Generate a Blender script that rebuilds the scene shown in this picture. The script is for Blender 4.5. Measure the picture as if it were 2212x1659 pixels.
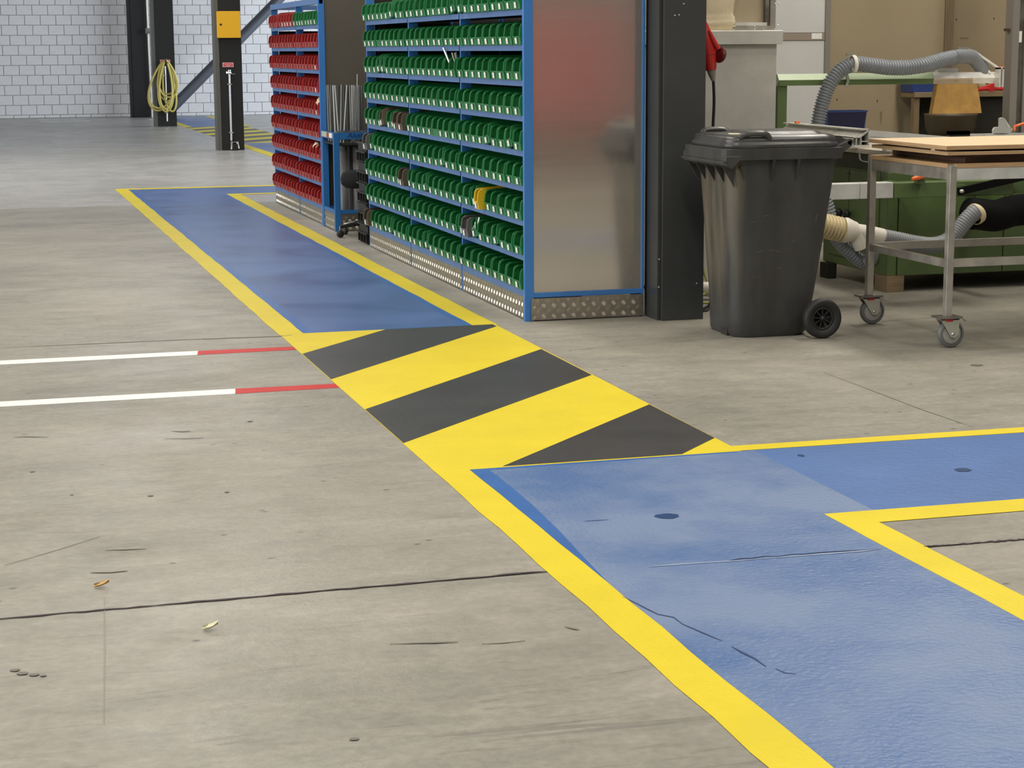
import bpy, bmesh, math, random
from mathutils import Vector, Matrix
random.seed(7)
R = random.uniform
PI = math.pi
for o in list(bpy.data.objects):
    bpy.data.objects.remove(o)
S = bpy.context.scene
C = S.collection

# ------------------------------------------------------------------ camera
IW, IH, FPX = 2212, 1659, 4100.0
PITCH, YAW, ROLL, EYE = .1750, .2778, -.0063, 1.5
cw = Vector((math.sin(YAW)*math.cos(PITCH), math.cos(YAW)*math.cos(PITCH), -math.sin(PITCH)))
r0 = Vector((math.cos(YAW), -math.sin(YAW), 0))
u0 = r0.cross(cw)
cr = r0*math.cos(ROLL)+u0*math.sin(ROLL)
cu = -r0*math.sin(ROLL)+u0*math.cos(ROLL)
cam = bpy.data.cameras.new('camera')
cam.sensor_width = 36
cam.lens = FPX/IW*36
cam.clip_end = 300
co = bpy.data.objects.new('camera', cam)
co.matrix_world = Matrix(((cr.x, cu.x, -cw.x, 0), (cr.y, cu.y, -cw.y, 0), (cr.z, cu.z, -cw.z, EYE), (0, 0, 0, 1)))
C.objects.link(co)
S.camera = co

# ------------------------------------------------------------------ light
S.view_settings.view_transform = 'Standard'
S.view_settings.look = 'None'
S.view_settings.gamma = 1
S.view_settings.use_curve_mapping = False
S.view_settings.exposure = 0.16
S.cycles.max_bounces = 6
S.cycles.diffuse_bounces = 3
S.cycles.glossy_bounces = 3
W = bpy.data.worlds.new('hall_light')
S.world = W
W.use_nodes = True
W.node_tree.nodes['Background'].inputs[0].default_value = (.95, .97, 1, 1)
W.node_tree.nodes['Background'].inputs[1].default_value = .10

def area(name, loc, rot, sx, sy, power, col):
    l = bpy.data.lights.new(name, 'AREA')
    l.shape = 'RECTANGLE'
    l.size, l.size_y, l.energy, l.color = sx, sy, power, col
    o = bpy.data.objects.new(name, l)
    o.location, o.rotation_euler = loc, rot
    C.objects.link(o)
    return o
WARM = (1, .93, .82)
for lx, ly, pw in ((-3.5, 4.5, 200), (1.5, 4.0, 210), (7.5, 3.5, 210), (-3.5, 12.5, 100), (0.8, 12.5, 230), (7.0, 10.5, 300), (3, -5, 200)):
    area('ceiling_lamp', (lx, ly, 6.5), (0, 0, 0), .8, 5, pw, WARM)
for lx in (-3.5, 2.5):
    area('ceiling_lamp', (lx, 24, 6.5), (0, 0, 0), .8, 6, 260, (1, .98, .95))
# window band along the left wall
area('window_daylight', (-19.4, 14, 4.3), (0, math.radians(-90), 0), 3, 30, 3000, (.95, .97, 1))
# daylight through the wide doors on the right of the far bay
area('door_daylight', (15, 35, 3.4), (0, math.radians(90), 0), 6, 18, 2300, (.78, .87, 1))

# ------------------------------------------------------------------ materials
MATS = {}
def M(name, col, rough=.5, metal=0., var=0., vscale=8., bump=0., bscale=60., stretch=(1, 1, 1), spec=.5, col2=None, rvar=0., coat=0., vlo=.35, vhi=.65):
    if name in MATS:
        return MATS[name]
    m = bpy.data.materials.new(name)
    m.use_nodes = True
    nt = m.node_tree
    b = nt.nodes['Principled BSDF']
    b.inputs['Base Color'].default_value = (*col, 1)
    b.inputs['Roughness'].default_value = rough
    b.inputs['Metallic'].default_value = metal
    b.inputs['Specular IOR Level'].default_value = spec
    b.inputs['Coat Weight'].default_value = coat
    MATS[name] = m
    if var or bump or col2 or rvar:
        tc = nt.nodes.new('ShaderNodeTexCoord')
        mp = nt.nodes.new('ShaderNodeMapping')
        mp.inputs['Scale'].default_value = stretch
        nt.links.new(tc.outputs['Object'], mp.inputs['Vector'])
        if var or col2 or rvar:
            n = nt.nodes.new('ShaderNodeTexNoise')
            n.inputs['Scale'].default_value = vscale
            n.inputs['Detail'].default_value = 6
            n.inputs['Roughness'].default_value = .62
            nt.links.new(mp.outputs[0], n.inputs['Vector'])
            cr_ = nt.nodes.new('ShaderNodeValToRGB')
            cr_.color_ramp.elements[0].position = vlo
            cr_.color_ramp.elements[1].position = vhi
            a = col2 if col2 else tuple(max(0, c*(1-var)) for c in col)
            e = col if col2 else tuple(min(1, c*(1+var)) for c in col)
            cr_.color_ramp.elements[0].color = (*a, 1)
            cr_.color_ramp.elements[1].color = (*e, 1)
            nt.links.new(n.outputs[0], cr_.inputs[0])
            if var or col2:
                nt.links.new(cr_.outputs[0], b.inputs['Base Color'])
            if rvar:
                mr = nt.nodes.new('ShaderNodeMapRange')
                mr.inputs['From Min'].default_value = .3
                mr.inputs['From Max'].default_value = .7
                mr.inputs['To Min'].default_value = max(0, rough-rvar)
                mr.inputs['To Max'].default_value = min(1, rough+rvar)
                nt.links.new(n.outputs[0], mr.inputs[0])
                nt.links.new(mr.outputs[0], b.inputs['Roughness'])
        if bump:
            n2 = nt.nodes.new('ShaderNodeTexNoise')
            n2.inputs['Scale'].default_value = bscale
            n2.inputs['Detail'].default_value = 4
            nt.links.new(mp.outputs[0], n2.inputs['Vector'])
            bp = nt.nodes.new('ShaderNodeBump')
            bp.inputs['Strength'].default_value = bump
            bp.inputs['Distance'].default_value = .01
            nt.links.new(n2.outputs[0], bp.inputs['Height'])
            nt.links.new(bp.outputs[0], b.inputs['Normal'])
    return m

def concrete(name, base, dark, spots=1.0, rough=.5):
    m = bpy.data.materials.new(name)
    m.use_nodes = True
    nt = m.node_tree
    b = nt.nodes['Principled BSDF']
    N, L = nt.nodes.new, nt.links.new
    tc = N('ShaderNodeTexCoord')
    def noise(scale, det, st=(1, 1, 1), rg=.6, dist=0.):
        mp = N('ShaderNodeMapping'); mp.inputs['Scale'].default_value = st
        L(tc.outputs['Object'], mp.inputs['Vector'])
        n = N('ShaderNodeTexNoise'); n.inputs['Scale'].default_value = scale
        n.inputs['Detail'].default_value = det; n.inputs['Roughness'].default_value = rg
        n.inputs['Distortion'].default_value = dist
        L(mp.outputs[0], n.inputs['Vector'])
        return n.outputs[0]
    def ramp(src, p0, p1, c0, c1):
        r = N('ShaderNodeValToRGB')
        r.color_ramp.elements[0].position, r.color_ramp.elements[1].position = p0, p1
        r.color_ramp.elements[0].color, r.color_ramp.elements[1].color = c0, c1
        L(src, r.inputs[0])
        return r.outputs[0]
    def mix(fac, a, c, mode='MIX'):
        x = N('ShaderNodeMix'); x.data_type = 'RGBA'; x.blend_type = mode
        if isinstance(fac, float): x.inputs[0].default_value = fac
        else: L(fac, x.inputs[0])
        L(a, x.inputs[6])
        if isinstance(c, tuple): x.inputs[7].default_value = c
        else: L(c, x.inputs[7])
        return x.outputs[2]
    cl = ramp(noise(.9, 7, (1, 1.6, 1), .65, .4), .32, .66, (*dark, 1), (*base, 1))
    fine = ramp(noise(34, 6, (1, 1, 1), .72), .28, .72, (.80, .80, .80, 1), (1.14, 1.14, 1.14, 1))
    cl = mix(1.0, cl, fine, 'MULTIPLY')
    mid = ramp(noise(6.5, 5, (.7, 1.5, 1), .6, .6), .33, .64, (.84, .85, .86, 1), (1.07, 1.06, 1.05, 1))
    cl = mix(1.0, cl, mid, 'MULTIPLY')
    streak = ramp(noise(11, 4, (.28, 2.6, 1), .6, .8), .60, .70, (1, 1, 1, 1), (.78, .77, .76, 1))
    cl = mix(1.0, cl, streak, 'MULTIPLY')
    pale = ramp(noise(4.2, 5, (.5, 1.8, 1), .65, 1.0), .62, .72, (1, 1, 1, 1), (1.16, 1.15, 1.12, 1))
    cl = mix(1.0, cl, pale, 'MULTIPLY')
    warm = ramp(noise(.35, 3), .4, .62, (0, 0, 0, 1), (1, 1, 1, 1))
    tint = mix(.13, cl, (.50, .44, .36, 1))
    x = N('ShaderNodeMix'); x.data_type = 'RGBA'; L(warm, x.inputs[0]); L(cl, x.inputs[6]); L(tint, x.inputs[7]); cl = x.outputs[2]
    # tyre and drag scuffs, drips
    scuff = ramp(noise(3.2, 4, (.35, 2.2, 1), .55, 1.2), .655, .685, (0, 0, 0, 1), (.8, .8, .8, 1))
    gate = ramp(noise(.8, 2), .44, .58, (0, 0, 0, 1), (.55*spots, .55*spots, .55*spots, 1))
    mm = N('ShaderNodeMix'); mm.data_type = 'RGBA'; mm.blend_type = 'MULTIPLY'; mm.inputs[0].default_value = 1
    L(scuff, mm.inputs[6]); L(gate, mm.inputs[7])
    cl = mix(mm.outputs[2], cl, (.10, .095, .085, 1))
    v = N('ShaderNodeTexVoronoi'); v.voronoi_dimensions = '2D'; v.inputs['Scale'].default_value = 5.5
    mp = N('ShaderNodeMapping'); mp.inputs['Scale'].default_value = (.6, 1, 1); L(tc.outputs['Object'], mp.inputs['Vector']); L(mp.outputs[0], v.inputs['Vector'])
    dots = ramp(v.outputs['Distance'], .022, .05, (.8*spots, .8*spots, .8*spots, 1), (0, 0, 0, 1))
    g2 = ramp(noise(2.3, 2), .56, .60, (0, 0, 0, 1), (1, 1, 1, 1))
    m2 = N('ShaderNodeMix'); m2.data_type = 'RGBA'; m2.blend_type = 'MULTIPLY'; m2.inputs[0].default_value = 1
    L(dots, m2.inputs[6]); L(g2, m2.inputs[7])
    cl = mix(m2.outputs[2], cl, (.04, .038, .035, 1))
    L(cl, b.inputs['Base Color'])
    rr = N('ShaderNodeMapRange'); rr.inputs['From Min'].default_value = .3; rr.inputs['From Max'].default_value = .7
    rr.inputs['To Min'].default_value = rough-.1; rr.inputs['To Max'].default_value = rough+.12
    L(noise(2.5, 4), rr.inputs[0]); L(rr.outputs[0], b.inputs['Roughness'])
    bp = N('ShaderNodeBump'); bp.inputs['Strength'].default_value = .25; bp.inputs['Distance'].default_value = .006
    L(noise(38, 5, (1, 1, 1), .65), bp.inputs['Height']); L(bp.outputs[0], b.inputs['Normal'])
    MATS[name] = m
    return m

concrete('concrete_near', (.318, .303, .256), (.212, .203, .170))
concrete('concrete_far', (.47, .46, .435), (.36, .35, .32), .5, .36)
M('joint', (.055, .04, .045), .9)
M('yellow_paint', (.70, .560, .018), .5, spec=.28, var=.05, vscale=2.5, bump=.12, bscale=45)
M('black_paint', (.034, .034, .035), .42, var=.25, vscale=2, bump=.10, bscale=45)
M('white_paint', (.82, .83, .80), .5, var=.03, vscale=6)
M('red_paint', (.50, .03, .028), .55, spec=.25, var=.06, vscale=4)
M('blue_far', (.070, .140, .335), .38, var=.10, vscale=1.6, bump=.12, bscale=30, rvar=.08)
M('blue_near', (.165, .232, .385), .42, col2=(.085, .165, .365), vscale=1.3, vlo=.36, vhi=.58, bump=.5, bscale=55, rvar=.12, spec=.42)
M('blue_edge', (.04, .135, .40), .36, var=.08, vscale=5, bump=.2, bscale=40)
M('blue_side', (.080, .165, .390), .4, spec=.42, var=.10, vscale=1.5, bump=.25, bscale=34)
M('stain', (.03, .075, .19), .25)
M('crack', (.035, .06, .14), .9)
M('rack_blue', (.045, .19, .52), .34, var=.03, vscale=3)
M('rack_blue_lit', (.095, .19, .40), .45, var=.05, vscale=4)  # same paint as the posts, greyed to imitate top light and gloss on rails
M('stand_blue', (.02, .13, .36), .38)
M('aluminium', (.64, .61, .56), .12, .84, var=.05, vscale=1.2, stretch=(.4, 1, 5), bump=.02, bscale=3)
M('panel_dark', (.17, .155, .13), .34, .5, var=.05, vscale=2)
M('tread_plate', (.42, .39, .34), .36, 1.0, var=.12, vscale=30)
M('tread_lug', (.80, .77, .68), .30, 1.0)
M('green_plastic', (.012, .17, .045), .36, var=.10, vscale=3)
M('red_plastic', (.36, .020, .018), .38, var=.12, vscale=3)
M('brown_plastic', (.10, .075, .05), .45)
M('grey_plastic', (.12, .115, .115), .42)
M('yellow_plastic', (.75, .50, .02), .38)
M('label_white', (.80, .80, .76), .6, var=.12, vscale=60)
M('label_dull', (.42, .13, .11), .6)
M('black_steel', (.007, .007, .0075), .45, var=.15, vscale=3)
M('anthracite', (.045, .048, .050), .34, var=.12, vscale=2.5, bump=.03, bscale=30)
M('grey_strip', (.10, .10, .085), .45)
M('brace_grey', (.10, .11, .13), .38, .3)
M('block', (.72, .71, .70), .85, var=.035, vscale=5, bump=.3, bscale=40)
M('mortar', (.34, .33, .33), .95)
M('chrome', (.62, .62, .60), .3, 1.0)
M('steel', (.46, .43, .38), .36, .65, var=.15, vscale=9, rvar=.1)
M('steel_dull', (.30, .285, .26), .42, 1.0, var=.2, vscale=7, rvar=.1)
M('box_amber', (.80, .42, .015), .35)
M('hose_yellow', (.60, .51, .14), .4)
M('sign_red', (.55, .04, .045), .45)
M('sign_pink', (.75, .42, .40), .5)
M('bin_grey', (.040, .040, .039), .42, var=.25, vscale=5, bump=.08, bscale=25, stretch=(1, 1, .3), rvar=.08)
M('bin_lid', (.060, .060, .060), .30, var=.25, vscale=7, rvar=.08)
M('bin_dust', (.16, .135, .095), .75, var=.25, vscale=6, stretch=(1, 1, .12))
M('rubber', (.016, .016, .016), .6)
def dusty(name):
    m = MATS[name]; nt = m.node_tree; N, L = nt.nodes.new, nt.links.new
    bs_ = nt.nodes['Principled BSDF']
    src = bs_.inputs['Base Color'].links[0].from_socket
    tc = N('ShaderNodeTexCoord'); sx = N('ShaderNodeSeparateXYZ'); L(tc.outputs['Object'], sx.inputs[0])
    mr = N('ShaderNodeMapRange'); mr.inputs['From Min'].default_value = -.205; mr.inputs['From Max'].default_value = -.262
    L(sx.outputs[0], mr.inputs[0])
    zf = N('ShaderNodeMapRange'); zf.inputs['From Min'].default_value = .05; zf.inputs['From Max'].default_value = .35
    L(sx.outputs[2], zf.inputs[0])
    mp = N('ShaderNodeMapping'); mp.inputs['Scale'].default_value = (8, 8, 1.1); L(tc.outputs['Object'], mp.inputs[0])
    n = N('ShaderNodeTexNoise'); n.inputs['Scale'].default_value = 1.5; n.inputs['Detail'].default_value = 5; L(mp.outputs[0], n.inputs['Vector'])
    m1 = N('ShaderNodeMath'); m1.operation = 'MULTIPLY'; L(mr.outputs[0], m1.inputs[0]); L(zf.outputs[0], m1.inputs[1])
    r2 = N('ShaderNodeMapRange'); r2.inputs['From Min'].default_value = .3; r2.inputs['From Max'].default_value = .65; L(n.outputs[0], r2.inputs[0])
    m2 = N('ShaderNodeMath'); m2.operation = 'MULTIPLY'; L(m1.outputs[0], m2.inputs[0]); L(r2.outputs[0], m2.inputs[1])
    x = N('ShaderNodeMix'); x.data_type = 'RGBA'; L(m2.outputs[0], x.inputs[0]); L(src, x.inputs[6]); x.inputs[7].default_value = (.14, .118, .082, 1)
    L(x.outputs[2], bs_.inputs['Base Color'])
M('bin_body', (.040, .040, .039), .42, var=.25, vscale=5, bump=.08, bscale=25, stretch=(1, 1, .3), rvar=.08)
dusty('bin_body')
M('hub_black', (.02, .02, .02), .4)
M('caster_grey', (.13, .135, .135), .5)
M('caster_disc', (.30, .30, .28), .5)
M('zinc', (.55, .56, .50), .32, .8)
M('saw_green', (.095, .145, .050), .4, var=.10, vscale=2.5)
M('saw_green_light', (.40, .50, .33), .34, var=.06, vscale=4)
M('cast_iron', (.60, .56, .48), .4, .25, var=.15, vscale=7)
M('alu_bright', (.80, .79, .74), .32, .35, var=.08, vscale=9, rvar=.08)
M('alu_matte', (.58, .59, .56), .5, .35, var=.12, vscale=7)
M('dark_recess', (.02, .018, .012), .8)
M('hose_grey', (.20, .22, .245), .33, var=.06, vscale=6)
M('hose_sleeve', (.21, .22, .235), .5)
M('hose_cream', (.62, .52, .30), .45)
M('pvc_white', (.72, .68, .60), .4)
M('black_pipe', (.003, .003, .003), .85, spec=.15)
M('orange', (.85, .16, .03), .4)
M('suede', (.35, .20, .05), .8, var=.2, vscale=9, bump=.2, bscale=40)
M('ply_face', (.78, .60, .38), .5, var=.10, vscale=3, stretch=(1, 8, 1))
M('ply_edge', (.42, .27, .14), .6, var=.2, vscale=6, stretch=(1, 1, 30))
M('dark_wood', (.075, .036, .018), .55, var=.3, vscale=5, stretch=(1, 12, 6))
M('beige_wall', (.335, .272, .172), .6, var=.05, vscale=1.5, col2=(.30, .243, .152))
M('white_panel', (.60, .60, .585), .5, var=.03, vscale=2)
M('panel_strip', (.30, .25, .20), .6)
M('wood_trim', (.22, .165, .10), .55, var=.15, vscale=5, stretch=(10, 1, 1))
M('galv', (.52, .51, .47), .45, .25, var=.10, vscale=3.5, rvar=.06)
M('galv_light', (.66, .66, .62), .4, .5, var=.08, vscale=5)
M('canvas', (.72, .62, .42), .85, var=.08, vscale=6, bump=.15, bscale=70)
M('board_tan', (.40, .33, .22), .6, var=.05, vscale=4)
M('navy', (.004, .006, .05), .4)
M('navy_rim', (.03, .06, .22), .4)
M('plug_red', (.50, .025, .022), .28)
M('plug_dark', (.12, .006, .006), .35)
M('plug_grey', (.24, .23, .20), .5)
M('cable', (.012, .012, .012), .5)
M('cable_yg', (.35, .40, .05), .5)
M('crate_black', (.009, .009, .008), .5)
M('stool_black', (.009, .009, .009), .8, spec=.2)
M('pipe_grey', (.16, .16, .155), .45)
M('rod_grey', (.20, .21, .20), .42, .6)
M('rod_light', (.42, .43, .41), .38, .6)
M('rod_dark', (.05, .05, .048), .5, .3)
M('leaf_tan', (.55, .34, .13), .7)
M('leaf_pale', (.70, .68, .45), .7)
M('ply_dark', (.24, .17, .10), .6, var=.2, vscale=5, stretch=(1, 1, 30))
M('bench_brown', (.26, .19, .11), .55, var=.15, vscale=5)
M('bowl_brown', (.075, .055, .03), .5, var=.2, vscale=6)
M('red_enamel', (.60, .03, .03), .4)
M('locker_red', (.75, .16, .15), .5); M('hall_wall', (.55, .54, .50), .8, var=.04, vscale=1.5); M('hall_ceiling', (.5, .5, .48), .8)
M('grey_post', (.27, .25, .22), .45, .3)

# ------------------------------------------------------------------ mesh helpers
class MB:
    def __init__(s):
        s.v, s.f, s.sm = [], [], []
    def add(s, vs, fs, smooth=False):
        n = len(s.v)
        s.v += [tuple(p) for p in vs]
        s.f += [tuple(i+n for i in f) for f in fs]
        s.sm += [smooth]*len(fs)
        return s
    def box(s, x0, x1, y0, y1, z0, z1):
        v = [(x, y, z) for z in (z0, z1) for y in (y0, y1) for x in (x0, x1)]
        return s.add(v, [(0, 2, 3, 1), (4, 5, 7, 6), (0, 1, 5, 4), (2, 6, 7, 3), (0, 4, 6, 2), (1, 3, 7, 5)])
    def obox(s, c, ax, ay, az):
        c, ax, ay, az = Vector(c), Vector(ax), Vector(ay), Vector(az)
        v = [c+ax*i+ay*j+az*k for k in (-1, 1) for j in (-1, 1) for i in (-1, 1)]
        return s.add(v, [(0, 2, 3, 1), (4, 5, 7, 6), (0, 1, 5, 4), (2, 6, 7, 3), (0, 4, 6, 2), (1, 3, 7, 5)])
    def prism(s, poly, ext):      # poly: list of 3D points, ext: vector
        e = Vector(ext); n = len(poly)
        v = [Vector(p) for p in poly]+[Vector(p)+e for p in poly]
        f = [tuple(range(n))[::-1], tuple(range(n, 2*n))]+[(i, (i+1) % n, n+(i+1) % n, n+i) for i in range(n)]
        return s.add(v, f)
    def loft(s, secs, cap0=True, cap1=True, smooth=True, closed=True):
        n = len(secs[0]); v = []; f = []
        for sec in secs: v += sec
        for k in range(len(secs)-1):
            for i in range(n if closed else n-1):
                j = (i+1) % n
                f.append((k*n+i, k*n+j, (k+1)*n+j, (k+1)*n+i))
        s.add(v, f, smooth)
        if cap0: s.add(secs[0], [tuple(range(n))[::-1]])
        if cap1: s.add(secs[-1], [tuple(range(n))])
        return s
    def tube(s, path, rad, n=12, cap=True, smooth=True):
        path = [Vector(p) for p in path]
        secs = []; up = None
        for i, p in enumerate(path):
            t = (path[min(i+1, len(path)-1)]-path[max(i-1, 0)]).normalized()
            if up is None:
                up = Vector((0, 0, 1)) if abs(t.z) < .9 else Vector((1, 0, 0))
            a = t.cross(up).normalized(); up = a.cross(t).normalized()
            r = rad[i] if isinstance(rad, (list, tuple)) else rad
            secs.append([p+a*(r*math.cos(2*PI*k/n))+up*(r*math.sin(2*PI*k/n)) for k in range(n)])
        return s.loft(secs, cap, cap, smooth)
    def lathe(s, prof, o, axis, n=20, smooth=True, cap=False):    # prof: (r, h)
        ax = Vector(axis).normalized(); o = Vector(o)
        h = Vector((0, 0, 1)) if abs(ax.z) < .9 else Vector((1, 0, 0))
        a = ax.cross(h).normalized(); b = ax.cross(a)
        secs = [[o+ax*z+a*(r*math.cos(2*PI*k/n))+b*(r*math.sin(2*PI*k/n)) for k in range(n)] for r, z in prof]
        return s.loft(secs, cap, cap, smooth)
    def mesh(s, name, mat):
        me = bpy.data.meshes.new(name)
        me.from_pydata(s.v, [], s.f)
        me.polygons.foreach_set('use_smooth', s.sm)
        if mat: me.materials.append(MATS[mat])
        bm = bmesh.new(); bm.from_mesh(me)
        bmesh.ops.recalc_face_normals(bm, faces=bm.faces)
        bm.to_mesh(me); bm.free()
        return me
    def build(s, name, mat, parent=None, bevel=0, label=None):
        if parent is not None:      # coordinates are given in the hall's frame
            o = parent
            off = Vector((0, 0, 0))
            while o is not None:
                off += o.location; o = o.parent
            s.v = [tuple(Vector(p)-off) for p in s.v]
            loc = (0, 0, 0)
        else:                       # a thing that is one mesh: origin at its base
            xs, ys, zs = zip(*s.v)
            loc = ((min(xs)+max(xs))/2, (min(ys)+max(ys))/2, min(zs))
            s.v = [tuple(Vector(p)-Vector(loc)) for p in s.v]
        ob = bpy.data.objects.new(name, s.mesh(name, mat))
        ob.location = loc
        C.objects.link(ob)
        if parent is not None: ob.parent = parent
        if bevel:
            md = ob.modifiers.new('bevel', 'BEVEL'); md.width = bevel; md.segments = 2; md.limit_method = 'ANGLE'
        if label: ob['label'] = label
        return ob

def tag(o, label, cat, group=None):
    o['label'] = label; o['category'] = cat
    if group: o['group'] = group
    return o
def thing(name, loc, label, cat, group=None):
    o = bpy.data.objects.new(name, None)
    o.empty_display_size = .1
    o.location = loc
    C.objects.link(o)
    return tag(o, label, cat, group)
def struct(o):
    o['kind'] = 'structure'
    return o
def B(name, mat, parent, *dims, bevel=0, label=None):
    return MB().box(*dims).build(name, mat, parent, bevel, label)

def ray(x, y):
    return cw*FPX+cr*(x-IW/2)-cu*(y-IH/2)
def at_y(x, y, Y):          # where the sight line meets the upright plane standing at depth Y
    d = ray(x, y); return Vector((0, 0, EYE))+d*(Y/d.y)
def at_x(x, y, X):
    d = ray(x, y); return Vector((0, 0, EYE))+d*(X/d.x)
def floor_at(x, y, z=0):
    d = ray(x, y); return Vector((0, 0, EYE))+d*((z-EYE)/d.z)
def smooth_path(pts, n=8):
    pts = [Vector(p) for p in pts]; out = []
    for i in range(len(pts)-1):
        p0, p1, p2, p3 = pts[max(i-1, 0)], pts[i], pts[i+1], pts[min(i+2, len(pts)-1)]
        for k in range(n):
            t = k/n
            out.append(.5*((2*p1)+(p2-p0)*t+(2*p0-5*p1+4*p2-p3)*t*t+(3*p1-p0-3*p2+p3)*t**3))
    return out+[pts[-1]]
def resample(path, step):
    out = [path[0]]; acc = 0
    for a, b in zip(path, path[1:]):
        d = (b-a).length; s = step-acc
        while s < d:
            out.append(a+(b-a)*(s/d)); s += step
        acc = (acc+d) % step
    return out
def ribbed(path, r, pitch, depth):
    p = resample(smooth_path(path, 14), pitch/4)
    return p, [r-depth*.5+depth*.5*math.cos(i*PI/2) for i in range(len(p))]
def rrect(cx, cy, hx, hy, r, z, n=4):
    pts = []
    for (sx, sy, a0) in ((1, 1, 0), (-1, 1, 90), (-1, -1, 180), (1, -1, 270)):
        for k in range(n+1):
            a = math.radians(a0+90*k/n)
            pts.append(Vector((cx+sx*(hx-r)+r*math.cos(a), cy+sy*(hy-r)+r*math.sin(a), z)))
    return pts

# ------------------------------------------------------------------ floor
floor = struct(MB().box(-25, 25, -12, 46, -.2, -.03).build('floor', 'joint'))
G = .007
def slab(x0, x1, y0, y1, mat):
    B('slab', mat, floor, x0+G/2, x1-G/2, y0+G/2, y1-G/2, -.03, 0)
for x0_, x1_, yj in ((-25, 2.2, 5.104), (2.2, 25, 5.027)):
    slab(x0_, x1_, -12, yj, 'concrete_near')
    slab(x0_, x1_, yj, 19.02, 'concrete_near')
for x0_, x1_ in ((-25, 4.05), (4.05, 25)):
    slab(x0_, x1_, 19.02, 39.2, 'concrete_far')
    slab(x0_, x1_, 39.2, 46, 'concrete_far')

def paint(name, mat, poly, z, label=None, th=.0008):
    return MB().prism([(x, y, z-th) for x, y in poly], (0, 0, th)).build(name, mat, floor, 0, label)
def wavy(x0, x1, y0, y1, along='y', amp=.004, step=.22):
    n = max(2, int(abs((y1-y0) if along == 'y' else (x1-x0))/step))
    L_, R_ = [], []
    for i in range(n+1):
        t = i/n; e = 0 if i in (0, n) else amp
        if along == 'y':
            y = y0+(y1-y0)*t
            L_.append((x0+R(-e, e), y)); R_.append((x1+R(-e, e), y))
        else:
            x = x0+(x1-x0)*t
            L_.append((x, y0+R(-e, e))); R_.append((x, y1+R(-e, e)))
    return L_+R_[::-1]
LX0, LX1, RX0, RX1 = 1.560, 1.688, 2.628, 2.752
HY0, HY1 = 6.50, 10.0
# near blue walkway: main leg and the branch to the right
paint('walkway_paint', 'blue_near', [(LX1-.01, 0.2), (RX0+.01, .2), (RX0+.01, 5.47), (2.80, 5.47), (2.80, 6.53), (RX0, 6.5), (LX1-.01, 6.5)], .0010, 'worn light blue floor paint of the near walkway')
paint('walkway_paint', 'blue_side', [(2.80, 5.45), (12, 5.40), (12, 6.40), (2.80, 6.53)], .0010, 'smooth blue floor paint of the walkway branch to the right')
paint('edge_band', 'blue_edge', [(LX1-.01, 4.95), (1.692, 4.95), (1.712, 5.25), (1.735, 5.55), (1.752, 5.9), (1.758, 6.2), (1.756, 6.46), (2.3, 6.47), (2.72, 6.475), (2.75, 6.50), (LX1, 6.51)], .0014, 'deeper blue cut-in band along the paint edge')
paint('walkway_paint', 'blue_far', [(LX1-.01, HY1-.02), (RX0+.01, HY1-.02), (RX0+.01, 20.15), (7, 20.15), (7, 21.2), (LX1-.01, 21.2)], .0010, 'dull blue floor paint of the far walkway beside the shelves')
paint('edge_band', 'blue_edge', wavy(LX1-.005, LX1+.058, HY1, 21.18, 'y', .006), .0014, 'deeper blue cut-in band along the left yellow line')
paint('edge_band', 'blue_edge', wavy(RX0-.05, RX0+.005, HY1, 20.1, 'y', .006), .0014, 'deeper blue cut-in band along the right yellow line')
paint('edge_band', 'blue_edge', [(LX1, HY1-.01), (RX0, HY1-.01), (RX0, HY1+.035), (LX1, HY1+.035)], .0015)
# yellow border lines
paint('yellow_line', 'yellow_paint', wavy(LX0, LX1, HY0+.05, .2), .0020, 'long yellow line left of the near walkway')
paint('yellow_line', 'yellow_paint', wavy(LX0-.004, LX1, HY1-.02, 21.27), .0020, 'yellow line left of the far walkway')
paint('yellow_line', 'yellow_paint', wavy(RX0-.004, RX1-.01, .2, 5.42), .0020, 'yellow line right of the near walkway')
paint('yellow_line', 'yellow_paint', wavy(RX0, RX1+.012, HY1-.03, 20.1), .0020, 'yellow line between far walkway and shelves')
paint('yellow_line', 'yellow_paint', [(RX0-.006, 5.35), (RX0-.006, 5.50), (12, 5.42), (12, 5.28)], .0022, 'yellow line on the near side of the branch')
paint('yellow_line', 'yellow_paint', [(2.62, 6.50), (2.735, 6.585), (12, 6.47), (12, 6.345)], .0022, 'yellow line on the far side of the branch')
paint('yellow_line', 'yellow_paint', [(LX0, 21.2), (7, 21.2), (7, 21.36), (LX0, 21.36)], .0022, 'thin yellow line closing the far walkway')
paint('yellow_line', 'yellow_paint', [(RX0, 20.06), (7, 20.06), (7, 20.2), (RX0, 20.2)], .0022, 'thin yellow line by the end of the red shelves')
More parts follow.
